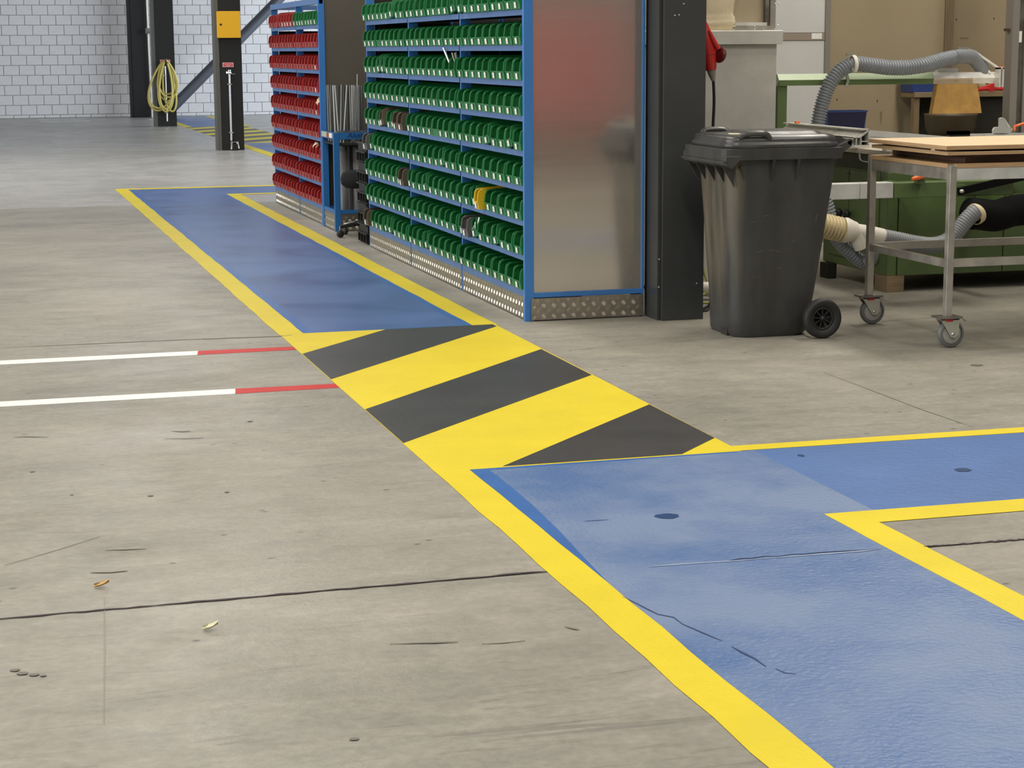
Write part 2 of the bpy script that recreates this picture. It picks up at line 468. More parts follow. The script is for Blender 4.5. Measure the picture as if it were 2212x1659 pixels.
# hatched crossing
HL, HR = 1.562, 2.745
paint('hatch_paint', 'yellow_paint', [(HL, HY0-.01), (HR, HY0-.01), (HR+.01, HY1), (HL-.002, HY1)], .0016, 'yellow ground of the hatched crossing')
def clip(poly, y0, y1):
    def half(p, keep, yc):
        out = []
        for (a, b) in zip(p, p[1:]+p[:1]):
            ka, kb = keep(a[1]), keep(b[1])
            if ka: out.append(a)
            if ka != kb:
                t = (yc-a[1])/(b[1]-a[1]); out.append((a[0]+(b[0]-a[0])*t, yc))
        return out
    return half(half(poly, lambda y: y >= y0, y0), lambda y: y <= y1, y1)
def stripes(name, mat, rows, x0, x1, y0, y1, z):
    for l0, l1, rr0, rr1 in rows:
        p = clip([(x0, l0), (x0, l1), (x1, rr1), (x1, rr0)], y0, y1)
        if len(p) > 2: paint(name, mat, p, z)
stripes('black_stripe', 'black_paint', [(8.529, 9.306, 9.92, 10.72), (7.019, 7.75, 8.268, 9.076), (5.50, 6.235, 6.747, 7.487)], HL+.002, HR-.002, HY0+.005, HY1+.0, .0024)
# white and red guide lines on the left
for yc, xr in ((9.50, 1.565), (8.35, 1.562)):
    xm = 1.068 if yc > 9 else 1.10
    paint('white_line', 'white_paint', [(-9, yc-.075), (xm-.01, yc-.055), (xm+.008, yc+.07), (-9, yc+.06)], .0012, 'white guide line')
    paint('red_line', 'red_paint', [(xm-.01, yc-.055), (xr, yc-.045), (xr+.005, yc+.06), (xm+.008, yc+.07)], .0012, 'red end of the guide line')
# far crossing near the columns
FX0, FX1 = 4.20, 5.36
paint('walkway_paint', 'blue_far', [(FX0, 22), (FX1+.1, 22), (FX1+.1, 31.3), (FX0, 31.3)], .0010, 'blue walkway behind the red shelves')
paint('walkway_paint', 'blue_far', [(FX0, 38.2), (FX1+.1, 38.2), (FX1+.1, 44.6), (FX0, 44.6)], .0010, 'blue walkway at the foot of the white wall')
paint('hatch_paint', 'yellow_paint', [(FX0, 31.3), (FX1+.05, 31.3), (FX1+.05, 38.2), (FX0, 38.2)], .0012, 'yellow ground of the far hatched crossing')
paint('yellow_line', 'yellow_paint', [(FX0-.02, 22), (FX0+.15, 22), (FX0+.15, 31.3), (FX0-.02, 31.3)], .0020)
paint('yellow_line', 'yellow_paint', [(FX0-.02, 38.2), (FX0+.15, 38.2), (FX0+.15, 44.6), (FX0-.02, 44.6)], .0020)
paint('yellow_line', 'yellow_paint', [(FX1, 38.2), (FX1+.16, 38.2), (FX1+.16, 44.6), (FX1, 44.6)], .0020)
stripes('black_stripe', 'black_paint', [(a, a+.66, a+1.2, a+1.86) for a in [29.85+1.32*i for i in range(7)]], FX0+.004, FX1+.046, 31.3, 38.2, .0020)
for (a, b, c) in ((80, 188, 258.5), (88, 197, 262.5), (320, 345, 258)):
    p, q = floor_at(a, c), floor_at(b, c)
    paint('white_line', 'white_paint', [(p.x, p.y-.12), (q.x, p.y-.12), (q.x, p.y+.12), (p.x, p.y+.12)], .0012)
# stains and cracks in the blue paint
def blob(px, py, rx, ry, mat, name='stain'):
    c = floor_at(px, py)
    pts = [(c.x+rx*math.cos(a*PI/12)*R(.85, 1.1), c.y+ry*math.sin(a*PI/12)*R(.85, 1.1)) for a in range(24)]
    paint(name, mat, pts, .0026)
blob(1441, 1116, .042, .034, 'stain'); blob(2080, 1016, .032, .03, 'stain'); blob(1730, 985, .012, .02, 'stain')
def crack(pts, w, mat='crack', name='crack'):
    P_ = [floor_at(*p) for p in pts]
    Lf, Rt = [], []
    for i, p in enumerate(P_):
        t = (P_[min(i+1, len(P_)-1)]-P_[max(i-1, 0)]).normalized()
        nrm = Vector((-t.y, t.x, 0)); ww = w*R(.4, 1.2) if 0 < i < len(P_)-1 else w*.2
        Lf.append((p.x+nrm.x*ww, p.y+nrm.y*ww)); Rt.append((p.x-nrm.x*ww, p.y-nrm.y*ww))
    paint(name, mat, Lf+Rt[::-1], .0027)
M('ridge', (.36, .43, .58), .4)
crack([(1400, 1226), (1460, 1221), (1520, 1217), (1575, 1214), (1640, 1209), (1700, 1204), (1780, 1198), (1860, 1192), (1905, 1187)], .0042, 'ridge', 'paint_ridge')
crack([(1575, 1212), (1600, 1208), (1625, 1207), (1650, 1203), (1680, 1203), (1710, 1199), (1740, 1198), (1780, 1194), (1820, 1192), (1860, 1190), (1900, 1187)], .003)
crack([(1345, 1290), (1375, 1305), (1400, 1318), (1420, 1328), (1455, 1335), (1475, 1350), (1510, 1365), (1545, 1380), (1560, 1386)], .002)
crack([(1580, 1398), (1605, 1412), (1630, 1424), (1655, 1442)], .003)
crack([(1675, 1446), (1695, 1455), (1720, 1458)], .0022)
jr = random.Random(3)
def joint_line(x0, y0, x1, y1, w):
    n = 40
    crack([(x0+(x1-x0)*i/n, y0+(y1-y0)*i/n+jr.uniform(-.8, .8)) for i in range(n+1)], w, 'joint', 'joint_seal')
joint_line(-30, 1341, 1182, 1235, .0065)
joint_line(1995, 1182, 2240, 1164, .0065)
crack([(1263, 1127), (1290, 1125), (1315, 1124)], .004, 'blue_far', 'scuff')
# rubbed marks on the bare concrete
M('mark_dark', (.165, .152, .13), .7); M('mark_mid', (.285, .262, .215), .7)
for pts, w, mt in (
    ([(842, 1393), (890, 1391), (940, 1390), (990, 1388)], .004, 'mark_dark'),
    ([(1040, 1392), (1085, 1390), (1135, 1385)], .006, 'mark_mid'),
    ([(195, 1238), (240, 1236), (276, 1234)], .010, 'mark_mid'), ([(228, 1189), (270, 1188), (315, 1186)], .009, 'mark_mid'),
    ([(355, 948), (400, 948), (440, 947)], .006, 'mark_mid'), ([(370, 932), (395, 933), (412, 932)], .008, 'mark_mid'),
    ([(1220, 1355), (1240, 1360), (1252, 1362)], .004, 'mark_dark'),
    ([(226, 1290), (227, 1400), (226, 1480), (225, 1565)], .0022, 'mark_mid'),
    ([(0, 752), (200, 743), (400, 734), (600, 727), (632, 725)], .008, 'mark_mid'),
    ([(1780, 805), (1900, 850), (2000, 888), (2100, 922)], .005, 'mark_mid'),
    ([(30, 945), (60, 944), (105, 945)], .006, 'mark_mid'), ([(10, 1222), (120, 1190), (215, 1160)], .004, 'mark_mid')):
    crack(pts, w, mt, 'scuff')
for px, py, rx in ((33, 1449, .012), (49, 1456, .014), (74, 1459, .012), (94, 1461, .008), (325, 1072, .010), (540, 911, .012), (490, 1064, .009), (765, 1598, .011), (70, 1020, .009), (155, 1070, .006), (2110, 789, .03)):
    blob(px, py, rx, rx*.8, 'mark_dark', 'scuff')

# dropped leaves
def leaf(px, py, L_, mat, label):
    c = floor_at(px, py); mb = MB()
    n = 9; secs = []
    for i in range(n):
        t = i/(n-1); w = L_*.28*math.sin(PI*min(.97, t+.03))**.8; z = .004+.012*t*t
        secs.append([Vector((c.x-L_/2+L_*t, c.y-w, z+.006)), Vector((c.x-L_/2+L_*t, c.y, z)), Vector((c.x-L_/2+L_*t, c.y+w, z+.008)), Vector((c.x-L_/2+L_*t, c.y, z-.0015))])
    mb.loft(secs)
    return tag(mb.build('leaf', mat), label, 'leaf', 'fallen leaves')
leaf(220, 1269, .042, 'leaf_tan', 'curled tan leaf on the bare concrete above the long dark joint')
leaf(455, 1361, .040, 'leaf_pale', 'pale crumpled leaf on the bare concrete below the long dark joint')

# ------------------------------------------------------------------ back wall of blocks
WY = 45.0
wall_back = struct(MB().box(-20, 22, WY+.012, WY+.3, 0, 6).build('wall_back', 'mortar'))
BW, BH = .3435, .2236
proto = {}
def block_mesh(w, h):
    k = (round(w, 3), round(h, 3))
    if k not in proto:
        mb = MB(); b_ = .004
        mb.loft([rr_ for rr_ in ([Vector((0, .02, 0)), Vector((w, .02, 0)), Vector((w, .02, h)), Vector((0, .02, h))],
                                 [Vector((0, b_, 0)), Vector((w, b_, 0)), Vector((w, b_, h)), Vector((0, b_, h))],
                                 [Vector((b_, 0, b_)), Vector((w-b_, 0, b_)), Vector((w-b_, 0, h-b_)), Vector((b_, 0, h-b_))])], True, True, False)
        proto[k] = mb.mesh('block', 'block')
    return proto[k]
rest = MB()
zc = .0
row = 0
while zc < 5.9:
    h = .072 if row == 0 else BH
    off = (row % 2)*BW/2+.065
    for i in range(-60, 64):
        x0 = i*BW+off
        g = .011
        if x0 < -20 or x0+BW > 22: continue
        if .45 < x0+BW and x0 < 7.0 and zc < 2.75:
            o = bpy.data.objects.new('block', block_mesh(BW-g, h-g))
            o.parent = wall_back
            o.location = Vector((x0, WY-.008+R(-.002, .002), zc+g/2))-wall_back.location
            C.objects.link(o)
        else:
            rest.box(x0, x0+BW-g, WY-.008, WY+.02, zc+g/2, zc+h-g/2)
    zc += h
    row += 1
rb = rest.build('block_field', 'block', wall_back)
rb['kind'] = 'stuff'

struct(B('wall_front', 'hall_wall', None, -20, 22, -12, -11.8, 0, 7))
struct(B('wall_left', 'hall_wall', None, -20.2, -20, -12, 45, 0, 7))

# ------------------------------------------------------------------ columns on the left
def h_column(px0, px1, Y, label, strip=True, depth=.3):
    a, b = at_y(px0, 200, Y), at_y(px1, 200, Y)
    t = thing('steel_column', ((a.x+b.x)/2, Y, 0), label, 'column', 'black steel columns along the far hall')
    B('front_flange', 'black_steel', t, a.x, b.x, Y, Y+.018, 0, 6)
    B('web', 'black_steel', t, (a.x+b.x)/2-.008, (a.x+b.x)/2+.008, Y+.018, Y+depth, 0, 6)
    B('rear_flange', 'black_steel', t, a.x, b.x, Y+depth, Y+depth+.018, 0, 6)
    return t, a.x, b.x
c3, c3a, c3b = h_column(477, 524.5, 29.12, 'black steel column with the amber box, nearest of the far columns')
B('side_plate', 'grey_strip', c3, c3a-.065, c3a-.004, 29.13, 29.44, 0, 6)
c2, c2a, c2b = h_column(340, 380, 38.85, 'black steel column carrying the coiled yellow hose')
B('side_plate', 'grey_strip', c2, c2a-.07, c2a-.004, 38.86, 39.15, 0, 6)
c1, c1a, c1b = h_column(288, 325, 44.35, 'leftmost black steel column, standing right against the white block wall')
B('side_plate', 'black_steel', c1, c1a-.07, c1a-.006, 44.36, 44.6, 0, 6)
# conduit beside the rear column
pa = at_y(328, 250, 44.3)
cd = thing('conduit', (pa.x, 44.25, 0), 'thin grey conduit running up beside the leftmost black column', 'pipe')
MB().tube([(pa.x, 44.25, .0), (pa.x-.02, 44.25, 1.5), (pa.x-.03, 44.25, 6)], .022, 8).build('tube', 'steel', cd)
B('junction_box', 'steel_dull', cd, pa.x-.08, pa.x+.02, 44.18, 44.25, 1.88, 2.0)
# brace
A_, B_ = at_y(352, 262, 43.6), at_y(640, -40, 43.6)
A_.z = max(A_.z, .02)
bt = thing('wind_brace', (A_.x, A_.y, 0), 'grey diagonal tube brace rising in front of the white block wall', 'brace')
MB().tube([A_, (A_+B_)/2, B_], .115, 16).build('tube', 'brace_grey', bt)
B('foot_plate', 'brace_grey', bt, A_.x-.15, A_.x+.12, 43.5, 43.7, 0, .05)

# amber box on column
a, b = at_y(469.5, 82, 29.0), at_y(518, 24, 29.0)
t = thing('wall_cabinet', ((a.x+b.x)/2, 29.04, a.z), 'amber steel switch box mounted high on the black column', 'box')
B('housing', 'box_amber', t, a.x+.01, b.x-.01, 29.0, 29.117, a.z+.008, b.z-.008)
B('door', 'box_amber', t, a.x, b.x, 28.98, 29.0, a.z, b.z, bevel=.006)
k = at_y(477, 53, 28.97)
MB().lathe([(.0, -.004), (.016, -.004), (.018, .01)], (k.x, 28.978, k.z), (0, 1, 0), 12).build('lock', 'dark_recess', t)
# red signs
def sign(px, py, w, h, Y, label):
    p = at_y(px, py, Y)
    t = thing('sign', (p.x, Y, p.z-h/2), label, 'sign')
    B('plate', 'sign_pink', t, p.x-w/2, p.x+w/2, Y-.012, Y-.001, p.z-h/2, p.z+h/2)
    B('field', 'sign_red', t, p.x-w*.42, p.x+w*.42, Y-.015, Y-.012, p.z-h*.33, p.z+h*.33)
    B('text_line', 'sign_pink', t, p.x-w*.34, p.x+w*.34, Y-.017, Y-.015, p.z-h*.05, p.z+h*.09)
    B('text_line', 'sign_pink', t, p.x-w*.14, p.x+w*.14, Y-.017, Y-.015, p.z-h*.26, p.z-h*.14)
sign(492.5, 140, .165, .066, 29.115, 'small red sign under the amber box')
sign(356.5, 132, .20, .055, 38.84, 'small red sign above the coiled yellow hose')
# air pipes on columns
def air_pipe(pts, Y, label):
    P_ = [at_y(x, y, Y) for x, y in pts]
    t = thing('air_pipe', (P_[-1].x, Y, P_[-1].z), label, 'pipe')
    MB().tube(P_, .015, 8).build('tube', 'chrome', t)
    return t, P_
t, P_ = air_pipe([(495.5, 160), (496.5, 200), (498.5, 260), (499.8, 304)], 29.08, 'slim silver air pipe running down the column with the amber box')
v = at_y(495.5, 158, 29.06)
MB().tube([(v.x, 29.06, v.z-.02), (v.x, 29.06, v.z+.05)], .024, 8).tube([(v.x+.02, 29.06, v.z+.0), (v.x-.045, 29.0, v.z+.01)], .016, 8).build('valve', 'chrome', t)
MB().box(v.x+.01, v.x+.085, 29.035, 29.045, v.z-.02, v.z-.005).build('lever', 'steel_dull', t)
for x, y in ((495.8, 182), (499.3, 286.5)):
    p = at_y(x, y, 29.08)
    MB().box(p.x-.035, p.x+.035, 29.06, 29.11, p.z-.009, p.z+.009).build('clip', 'chrome', t)
p = at_y(500.5, 307, 29.05); q = at_y(513, 307, 29.05)
MB().tube([(p.x, 29.06, p.z-.11), (p.x, 29.06, p.z), (q.x, 29.06, q.z), (q.x+.01, 29.06, q.z-.1)], .02, 8).build('drain_bend', 'steel', t)
MB().box(p.x+.015, q.x-.005, 28.99, 29.05, 0, p.z-.03).build('drain_pot', 'black_steel', t)
t, P_ = air_pipe([(356.5, 143), (357.5, 170), (359, 215), (360.5, 240), (361.2, 262)], 38.80, 'slim silver air pipe behind the coiled yellow hose')
for x, y in ((356.3, 163), (359.5, 243)):
    p = at_y(x, y, 38.8)
    MB().box(p.x-.035, p.x+.035, 38.77, 38.84, p.z-.01, p.z+.01).build('clip', 'chrome', t)
# hose coil
hk = at_y(356, 133, 38.7)
coil = []
loops = [(-.175, .30, .98, -.06), (.03, .22, .66, .01), (.03, .235, .79, .04), (-.02, .19, 1.0, -.03), (.10, .15, 1.0, .03), (-.16, .30, .93, .02), (.05, .24, .72, .05), (-.03, .16, .95, -.06)]
for li, (dx, rx, drop, dy) in enumerate(loops):
    for k in range(28):
        a = 2*PI*k/28+PI/2
        sag = (1-math.sin(a))/2
        x = hk.x+dx*sag+rx*math.cos(a)*(.45+.75*sag-.25*sag*sag)
        coil.append(Vector((x, 38.66-.018*li+dy*.3*sag, hk.z+.02-drop*sag)))
coil.append(coil[-1]+Vector((.06, 0, -.2)))
coil.append(coil[-1]+Vector((.05, 0, -.3)))
t = thing('air_hose', (hk.x, 38.7, hk.z-1.0), 'coil of yellow hose hanging on the black column', 'hose')
MB().tube(smooth_path(coil[::2], 3), .019, 7).build('hose', 'hose_yellow', t)
MB().tube([(hk.x, 38.85, hk.z), (hk.x, 38.5, hk.z), (hk.x, 38.48, hk.z+.06)], .02, 8).build('hook', 'steel_dull', t)

# ------------------------------------------------------------------ parts bins
ORD = ['first', 'second', 'third', 'fourth', 'fifth', 'sixth', 'seventh', 'eighth', 'ninth', 'tenth']
def bin_body(w=.147):
    mb = MB(); hw = w/2; th = .0035; D = .235
    prof = [(0, 0), (D, 0), (D, .132), (.024, .116), (.008, .109), (.001, .096), (-.004, .046), (-.006, .042)]
    for s_ in (-1, 1):
        y = s_*(hw-th/2)-th/2
        mb.prism([(x, y, z) for x, z in prof], (0, th, 0))
        top = [(D, .1325), (.024, .1165), (.008, .1095), (.000, .096), (-.005, .046)]
        yy = s_*(hw-.0035)
        for (p, q) in zip(top, top[1:]):
            c = Vector(((p[0]+q[0])/2, yy-s_*.002, (p[1]+q[1])/2)); d = Vector((q[0]-p[0], 0, q[1]-p[1]))/2
            n_ = Vector((-d.z, 0, d.x)).normalized()
            mb.obox(c, d, (0, .0058, 0), n_*.0045)
    mb.box(0, D, -hw+th, hw-th, 0, th)
    mb.box(D-th, D, -hw+th, hw-th, th, .132)
    mb.prism([(0, -hw+th, 0), (.004, -hw+th, 0), (-.002, -hw+th, .044), (-.006, -hw+th, .044)], (0, w-2*th, 0))
    mb.box(-.009, -.003, -hw+th, hw-th, .040, .046)
    return mb
BODY = {m: bin_body().mesh('parts_bin', m) for m in ('green_plastic', 'red_plastic', 'brown_plastic', 'grey_plastic', 'yellow_plastic')}
SLIM = {m: bin_body(.116).mesh('parts_bin', m) for m in ('green_plastic', 'red_plastic', 'brown_plastic', 'grey_plastic')}
NARROW = bin_body(.09).mesh('parts_bin', 'yellow_plastic')
def card_mesh(mat):
    mb = MB(); mb.prism([(-.0075, -.017, .006), (-.0045, -.017, .005), (-.0095, -.017, .037), (-.0112, -.017, .037)], (0, .034, 0))
    return mb.mesh('label_card', mat)
CARD = {m: card_mesh(m) for m in ('label_white', 'label_dull')}
def put_bin(x, y, z, mat, label, group, card='label_white', tilt=0., yaw=0., mesh=None, cy=0.):
    o = bpy.data.objects.new('parts_bin', mesh or BODY[mat])
    dz = abs(math.sin(tilt))*.059
    o.location = (x, y, z+dz)
    o.rotation_euler = (tilt, 0, yaw)
    C.objects.link(o)
    tag(o, label, 'bin', group)
    if card:
        c = bpy.data.objects.new('label_card', CARD[card])
        c.parent = o; c.location = (0, cy, 0)
        C.objects.link(c)
    return o

SH = [.175+.1921*k for k in range(9)]      # shelf heights
def tread(parent, ax, c0, c1, fixed, z0, z1, pitch=.0588):
    """five-bar raised pattern on a kick plate; ax 'y' = plate faces -X at x=fixed, 'x' = plate faces -Y at y=fixed"""
    mb = MB(); n = int((c1-c0)/(pitch/2)); m = int((z1-z0)/(pitch/2))+1
    for i in range(n+1):
        for j in range(m):
            if (i+j) % 2: ori = 1
            else: ori = -1
            if (i+j) % 2 and i % 2 == 0: pass
            u = c0+.012+i*pitch/2; w_ = z0+.018+j*pitch/2
            if (i % 2) != (j % 2): continue
            ori = 1 if i % 2 == 0 else -1
            d = Vector((.7071, .7071*ori)); q = Vector((-d.y, d.x))
            for k in range(-2, 3):
                cc = Vector((u, w_))+q*(k*.0052)
                L_ = .0125-.0014*abs(k)
                if cc.x-L_ < c0 or cc.x+L_ > c1 or cc.y-L_*.7 < z0 or cc.y+L_*.7 > z1: continue
                for sg in (1,):
                    P2 = [cc-d*L_, cc-d*L_*.5-q*.0018, cc+d*L_*.5-q*.0018, cc+d*L_, cc+d*L_*.5+q*.0018, cc-d*L_*.5+q*.0018]
                    ridge = [cc-d*L_*.55, cc+d*L_*.55]
                    def W3(p, h):
                        return (fixed-h, p.x, p.y) if ax == 'y' else (p.x, fixed-h, p.y)
                    v = [W3(p, 0) for p in P2]+[W3(r_, .0022) for r_ in ridge]
                    mb.add(v, [(0, 1, 6), (1, 2, 7, 6), (2, 3, 7), (3, 4, 7), (4, 5, 6, 7), (5, 0, 6)])
    o = mb.build('tread_pattern', 'tread_lug', parent)
    o['kind'] = 'stuff'
    return o

def rack(x0, x1, posts, top, label, cat, end_panel='aluminium', back=True):
    y0, y1 = posts[0], posts[-1]
    t = thing('shelving_rack', ((x0+x1)/2, (y0+y1)/2, 0), label, cat)
    pm = 'rack_blue'
    for i, y in enumerate(posts):
        if i == 0:
            B('post', pm, t, x0-.012, x0+.042, y, y+.03, 0, top, bevel=.002)
            B('post', pm, t, x1-.011, x1, y-.004, y+.03, 0, top)
        else:
            B('post', pm, t, x0+.006, x0+.07, y-.012, y+.012, 0, top)
            B('post', pm, t, x1-.03, x1, y-.012, y+.012, 0, top)
    for y_a, y_b in zip(posts, posts[1:]):
        ya = y_a+(.03 if y_a == y0 else .012); yb = y_b-.012
        for z in SH[1:]:
            mb = MB().box(x0+.004, x1-.03, ya, yb, z-.010, z-.001)
            mb.box(x0, x0+.004, ya, yb, z-.033, z-.001)
            mb.box(x0+.004, x0+.016, ya, yb, z-.033, z-.030)
            mb.build('shelf', 'rack_blue_lit', t)
        mb = MB().box(x0+.004, x1-.03, ya, yb, SH[0]-.010, SH[0]-.001)
        mb.box(x0, x0+.004, ya, yb, SH[0]-.022, SH[0]-.001).box(x0+.003, x0+.008, ya, yb, .128, SH[0]-.022)
        mb.build('base_shelf', 'rack_blue_lit', t)
        B('kick_plate', 'tread_plate', t, x0+.004, x0+.007, ya+.004, yb-.004, .004, .129)
        tread(t, 'y', ya+.006, yb-.006, x0+.004, .006, .127)
    if back:
        B('back_panel', 'dark_recess', t, x1-.006, x1-.002, y0+.03, y1, .1, top)
    B('far_panel', 'dark_recess', t, x0+.075, x1-.03, y1-.004, y1, .1, min(top, 2.35) if top > 2 else 1.68)
    if end_panel:
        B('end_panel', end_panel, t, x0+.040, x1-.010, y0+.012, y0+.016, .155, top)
        B('end_rail', pm, t, x0+.040, x1-.010, y0+.002, y0+.014, .130, .158, bevel=.002)
        B('end_kick_plate', 'tread_plate', t, x0+.022, x1-.004, y0-.010, y0-.006, .006, .128)
        tread(t, 'x', x0+.024, x1-.006, y0-.010, .008, .126)
    return t
GX = 2.957
GP = [10.055, 11.505, 12.93, 14.36]
rack(GX, 3.645, GP, 2.35, 'blue steel shelving rack full of green parts bins, nearest of the two racks', 'shelving')
RX = 2.952
RP = [16.25, 17.49, 18.93]
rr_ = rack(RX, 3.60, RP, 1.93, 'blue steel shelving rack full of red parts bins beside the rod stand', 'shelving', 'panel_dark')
for (ya, yb) in zip(RP, RP[1:]):
    B('top_rail', 'rack_blue_lit', rr_, RX, RX+.03, ya, yb, 1.885, 1.935)
B('top_rail', 'rack_blue_lit', rr_, RX+.03, 3.57, 18.90, 18.94, 1.885, 1.93)
B('top_rail', 'rack_blue_lit', rr_, 3.57, 3.60, RP[0], RP[-1], 1.885, 1.935)

# fill the green rack. rows counted from the top of the picture
special = {(4, 2, 4): 'brown_plastic', (4, 2, 7): 'brown_plastic', (4, 2, 8): 'brown_plastic', (5, 2, 0): 'grey_plastic',
           (6, 2, 8): 'brown_plastic', (8, 2, 0): 'brown_plastic', (7, 0, 1): 'grey_plastic', (6, 0, 3): 'yellow_plastic'}
tilts = {(0, 2, 6): .30, (0, 1, 8): .32, (0, 0, 0): .32, (2, 2, 3): .35, (2, 2, 4): .3, (4, 2, 4): .28, (4, 2, 6): .35, (4, 0, 4): .45, (4, 0, 7): .42,
         (5, 1, 6): .4, (5, 2, 1): .3, (6, 1, 0): .4, (6, 1, 3): .42, (6, 0, 2): .35, (7, 0, 5): .4, (8, 2, 4): .35, (8, 2, 5): .35, (8, 1, 3): .3, (7, 0, 2): .25}
BAY = {0: 'near', 1: 'middle', 2: 'far'}
CN = {'green_plastic': 'green', 'brown_plastic': 'brown', 'grey_plastic': 'grey', 'yellow_plastic': 'yellow', 'red_plastic': 'red'}
BINPOS = {}
for r_i in range(9):
    z = SH[8-r_i]
    for bay in range(3):
        ya, yb = GP[bay]+(.036 if bay == 0 else .0135), GP[bay+1]-.0135
        n = 9
        pitch = (yb-ya)/n
        jit = R(-.004, .004)
        for i in range(n):                       # i = 0 is leftmost in the picture (farthest)
            y = yb-pitch*(i+.5)
            key = (r_i, bay, i)
            mat = special.get(key, 'green_plastic')
            tl = (-.17 if i else -.10) if key in tilts else 0
            lab = '%s parts bin, %s from the left in the %s bay, green-rack row %s from top' % (CN[mat], ORD[i], BAY[bay], ['one', 'two', 'three', 'four', 'five', 'six', 'seven', 'eight', 'nine'][r_i])
            if mat == 'yellow_plastic':
                put_bin(GX-.045, y, z, mat, 'narrow yellow parts bin sticking out among the green bins in the near bay', 'bins in the green rack', 'label_white', 0, 0, NARROW)
            else:
                nocard = key in ((1, 2, 3), (4, 1, 5))
                xo = GX-.018+R(-.004, .004)-(.02 if mat != 'green_plastic' else 0)
                put_bin(xo, y, z, mat, lab, 'bins in the green rack', None if nocard else 'label_white', tl, R(-.004, .004), SLIM[mat] if tl else None, R(-.008, .008))
            BINPOS[key] = (GX, y, z)
RB = {0: 'near', 1: 'far'}
for r_i in range(9):
    z = SH[8-r_i]
    for bay in range(2):
        ya, yb = RP[bay]+(.036 if bay == 0 else .0135), RP[bay+1]-.0135
        n = 8 if bay == 0 else 9
        pitch = (yb-ya)/n
        for i in range(n):
            y = yb-pitch*(i+.5)
            mat = 'green_plastic' if (r_i == 0 and bay == 0) else 'red_plastic'
            tl = -.13 if 0 < i < n-1 and R(0, 1) < .05 else 0
            lab = '%s parts bin, %s from the left in the %s bay, red-rack row %s from top' % (CN[mat], ORD[i], RB[bay], ['one', 'two', 'three', 'four', 'five', 'six', 'seven', 'eight', 'nine'][r_i])
            white = (r_i == 0 and (bay == 0 or i > 4)) or (bay == 0 and i == n-1 and r_i in (2, 3, 4))
            put_bin(RX-.018+R(-.004, .004), y, z, mat, lab, 'bins in the red rack', 'label_white' if white else 'label_dull', tl, R(-.004, .004), SLIM[mat] if tl else None, R(-.008, .008))

# loose hardware sticking out of the green rack
def rod_in(key, dy, dx, L_, lean, mat, r, label, name='metal_rod', cat='rod', z0=.006):
    x, y, z = BINPOS[key]
    a = Vector((x+dx, y+dy, z+z0)); b = a+Vector(lean).normalized()*L_
    return tag(MB().tube([a, b], r, 8).build(name, mat), label, cat, 'rods in the green rack')
rod_in((2, 1, 7), -.01, .012, .150, (-.28, .55, 1), 'chrome', .0085, 'bright metal rod leaning left out of a green bin in the middle bay', z0=.052)
rod_in((2, 1, 8), .030, .030, .150, (-.30, .05, 1), 'chrome', .0075, 'bright metal rod standing upright beside the leaning one in middle bay')
rod_in((2, 1, 8), -.02, .030, .150, (-.30, -.16, 1), 'steel', .0095, 'thick steel rod leaning right beside the two bright rods in middle bay')
def lump(key, dx, dz, s_, mat, label, cat):
    x, y, z = BINPOS[key]; mb = MB(); c = Vector((x+dx, y, z+dz))
    secs = []
    for i in range(6):
        a = PI*(i+.3)/5.6
        secs.append([c+Vector((s_*.9*math.sin(a)*math.cos(2*PI*k/9)*R(.8, 1.15), s_*1.1*math.sin(a)*math.sin(2*PI*k/9)*R(.8, 1.15), -s_*math.cos(a))) for k in range(9)])
    mb.loft(secs)
    return tag(mb.build('hardware', mat), label, cat, 'hardware lying in the bins')
n_ = 0
for key, mt in (((2, 0, 7), 'chrome'), ((3, 1, 4), 'chrome'), ((3, 1, 5), 'chrome'), ((3, 0, 5), 'steel'), ((3, 0, 6), 'chrome'), ((3, 0, 8), 'steel'), ((4, 1, 1), 'label_white'), ((4, 1, 4), 'chrome'), ((5, 0, 6), 'chrome'), ((7, 0, 1), 'chrome'), ((1, 1, 4), 'steel')):
    lump(key, .03, .037, .028, mt, 'small metal hardware heaped in the %s bin of the %s bay, row %s' % (ORD[key[2]], BAY[key[1]], key[0]+1 if False else ['one', 'two', 'three', 'four', 'five', 'six', 'seven', 'eight', 'nine'][key[0]]), 'hardware')
x, y, z = BINPOS[(7, 0, 2)]
tag(MB().tube(smooth_path([(x-.02, y+.04, z+.05), (x-.012, y, z+.085), (x-.01, y-.04, z+.09), (x, y-.05, z+.13)], 5), .008, 8).tube([(x-.012, y, z+.03), (x-.012, y, z+.10)], .009, 8).build('pipe_fitting', 'chrome'), 'branched chrome fitting lying in a bin beside the grey bin', 'fitting')
x, y, z = BINPOS[(7, 0, 8)]
lump((7, 0, 8), .12, .115, .05, 'ply_face', 'rounded wooden piece showing above the last bin of the near bay', 'wood piece')
# red tote behind the top green bins of the red rack
t = thing('storage_tote', (3.34, 16.9, SH[8]), 'long red tote standing behind the top row of bins in the red rack', 'tote')
mb = MB().box(3.19, 3.50, 16.32, 17.44, SH[8], SH[8]+.01)
for d in ((3.19, 3.196, 16.32, 17.44), (3.494, 3.50, 16.32, 17.44), (3.196, 3.494, 16.32, 16.326), (3.196, 3.494, 17.434, 17.44)):
    mb.box(*d, SH[8]+.01, SH[8]+.205)
mb.build('body', 'red_plastic', t)
mb = MB()
for d in ((3.178, 3.192, 16.305, 17.455), (3.498, 3.512, 16.305, 17.455), (3.192, 3.498, 16.305, 16.322), (3.192, 3.498, 17.438, 17.455)):
    mb.box(*d, SH[8]+.19, SH[8]+.212)
mb.build('rim', 'red_plastic', t)
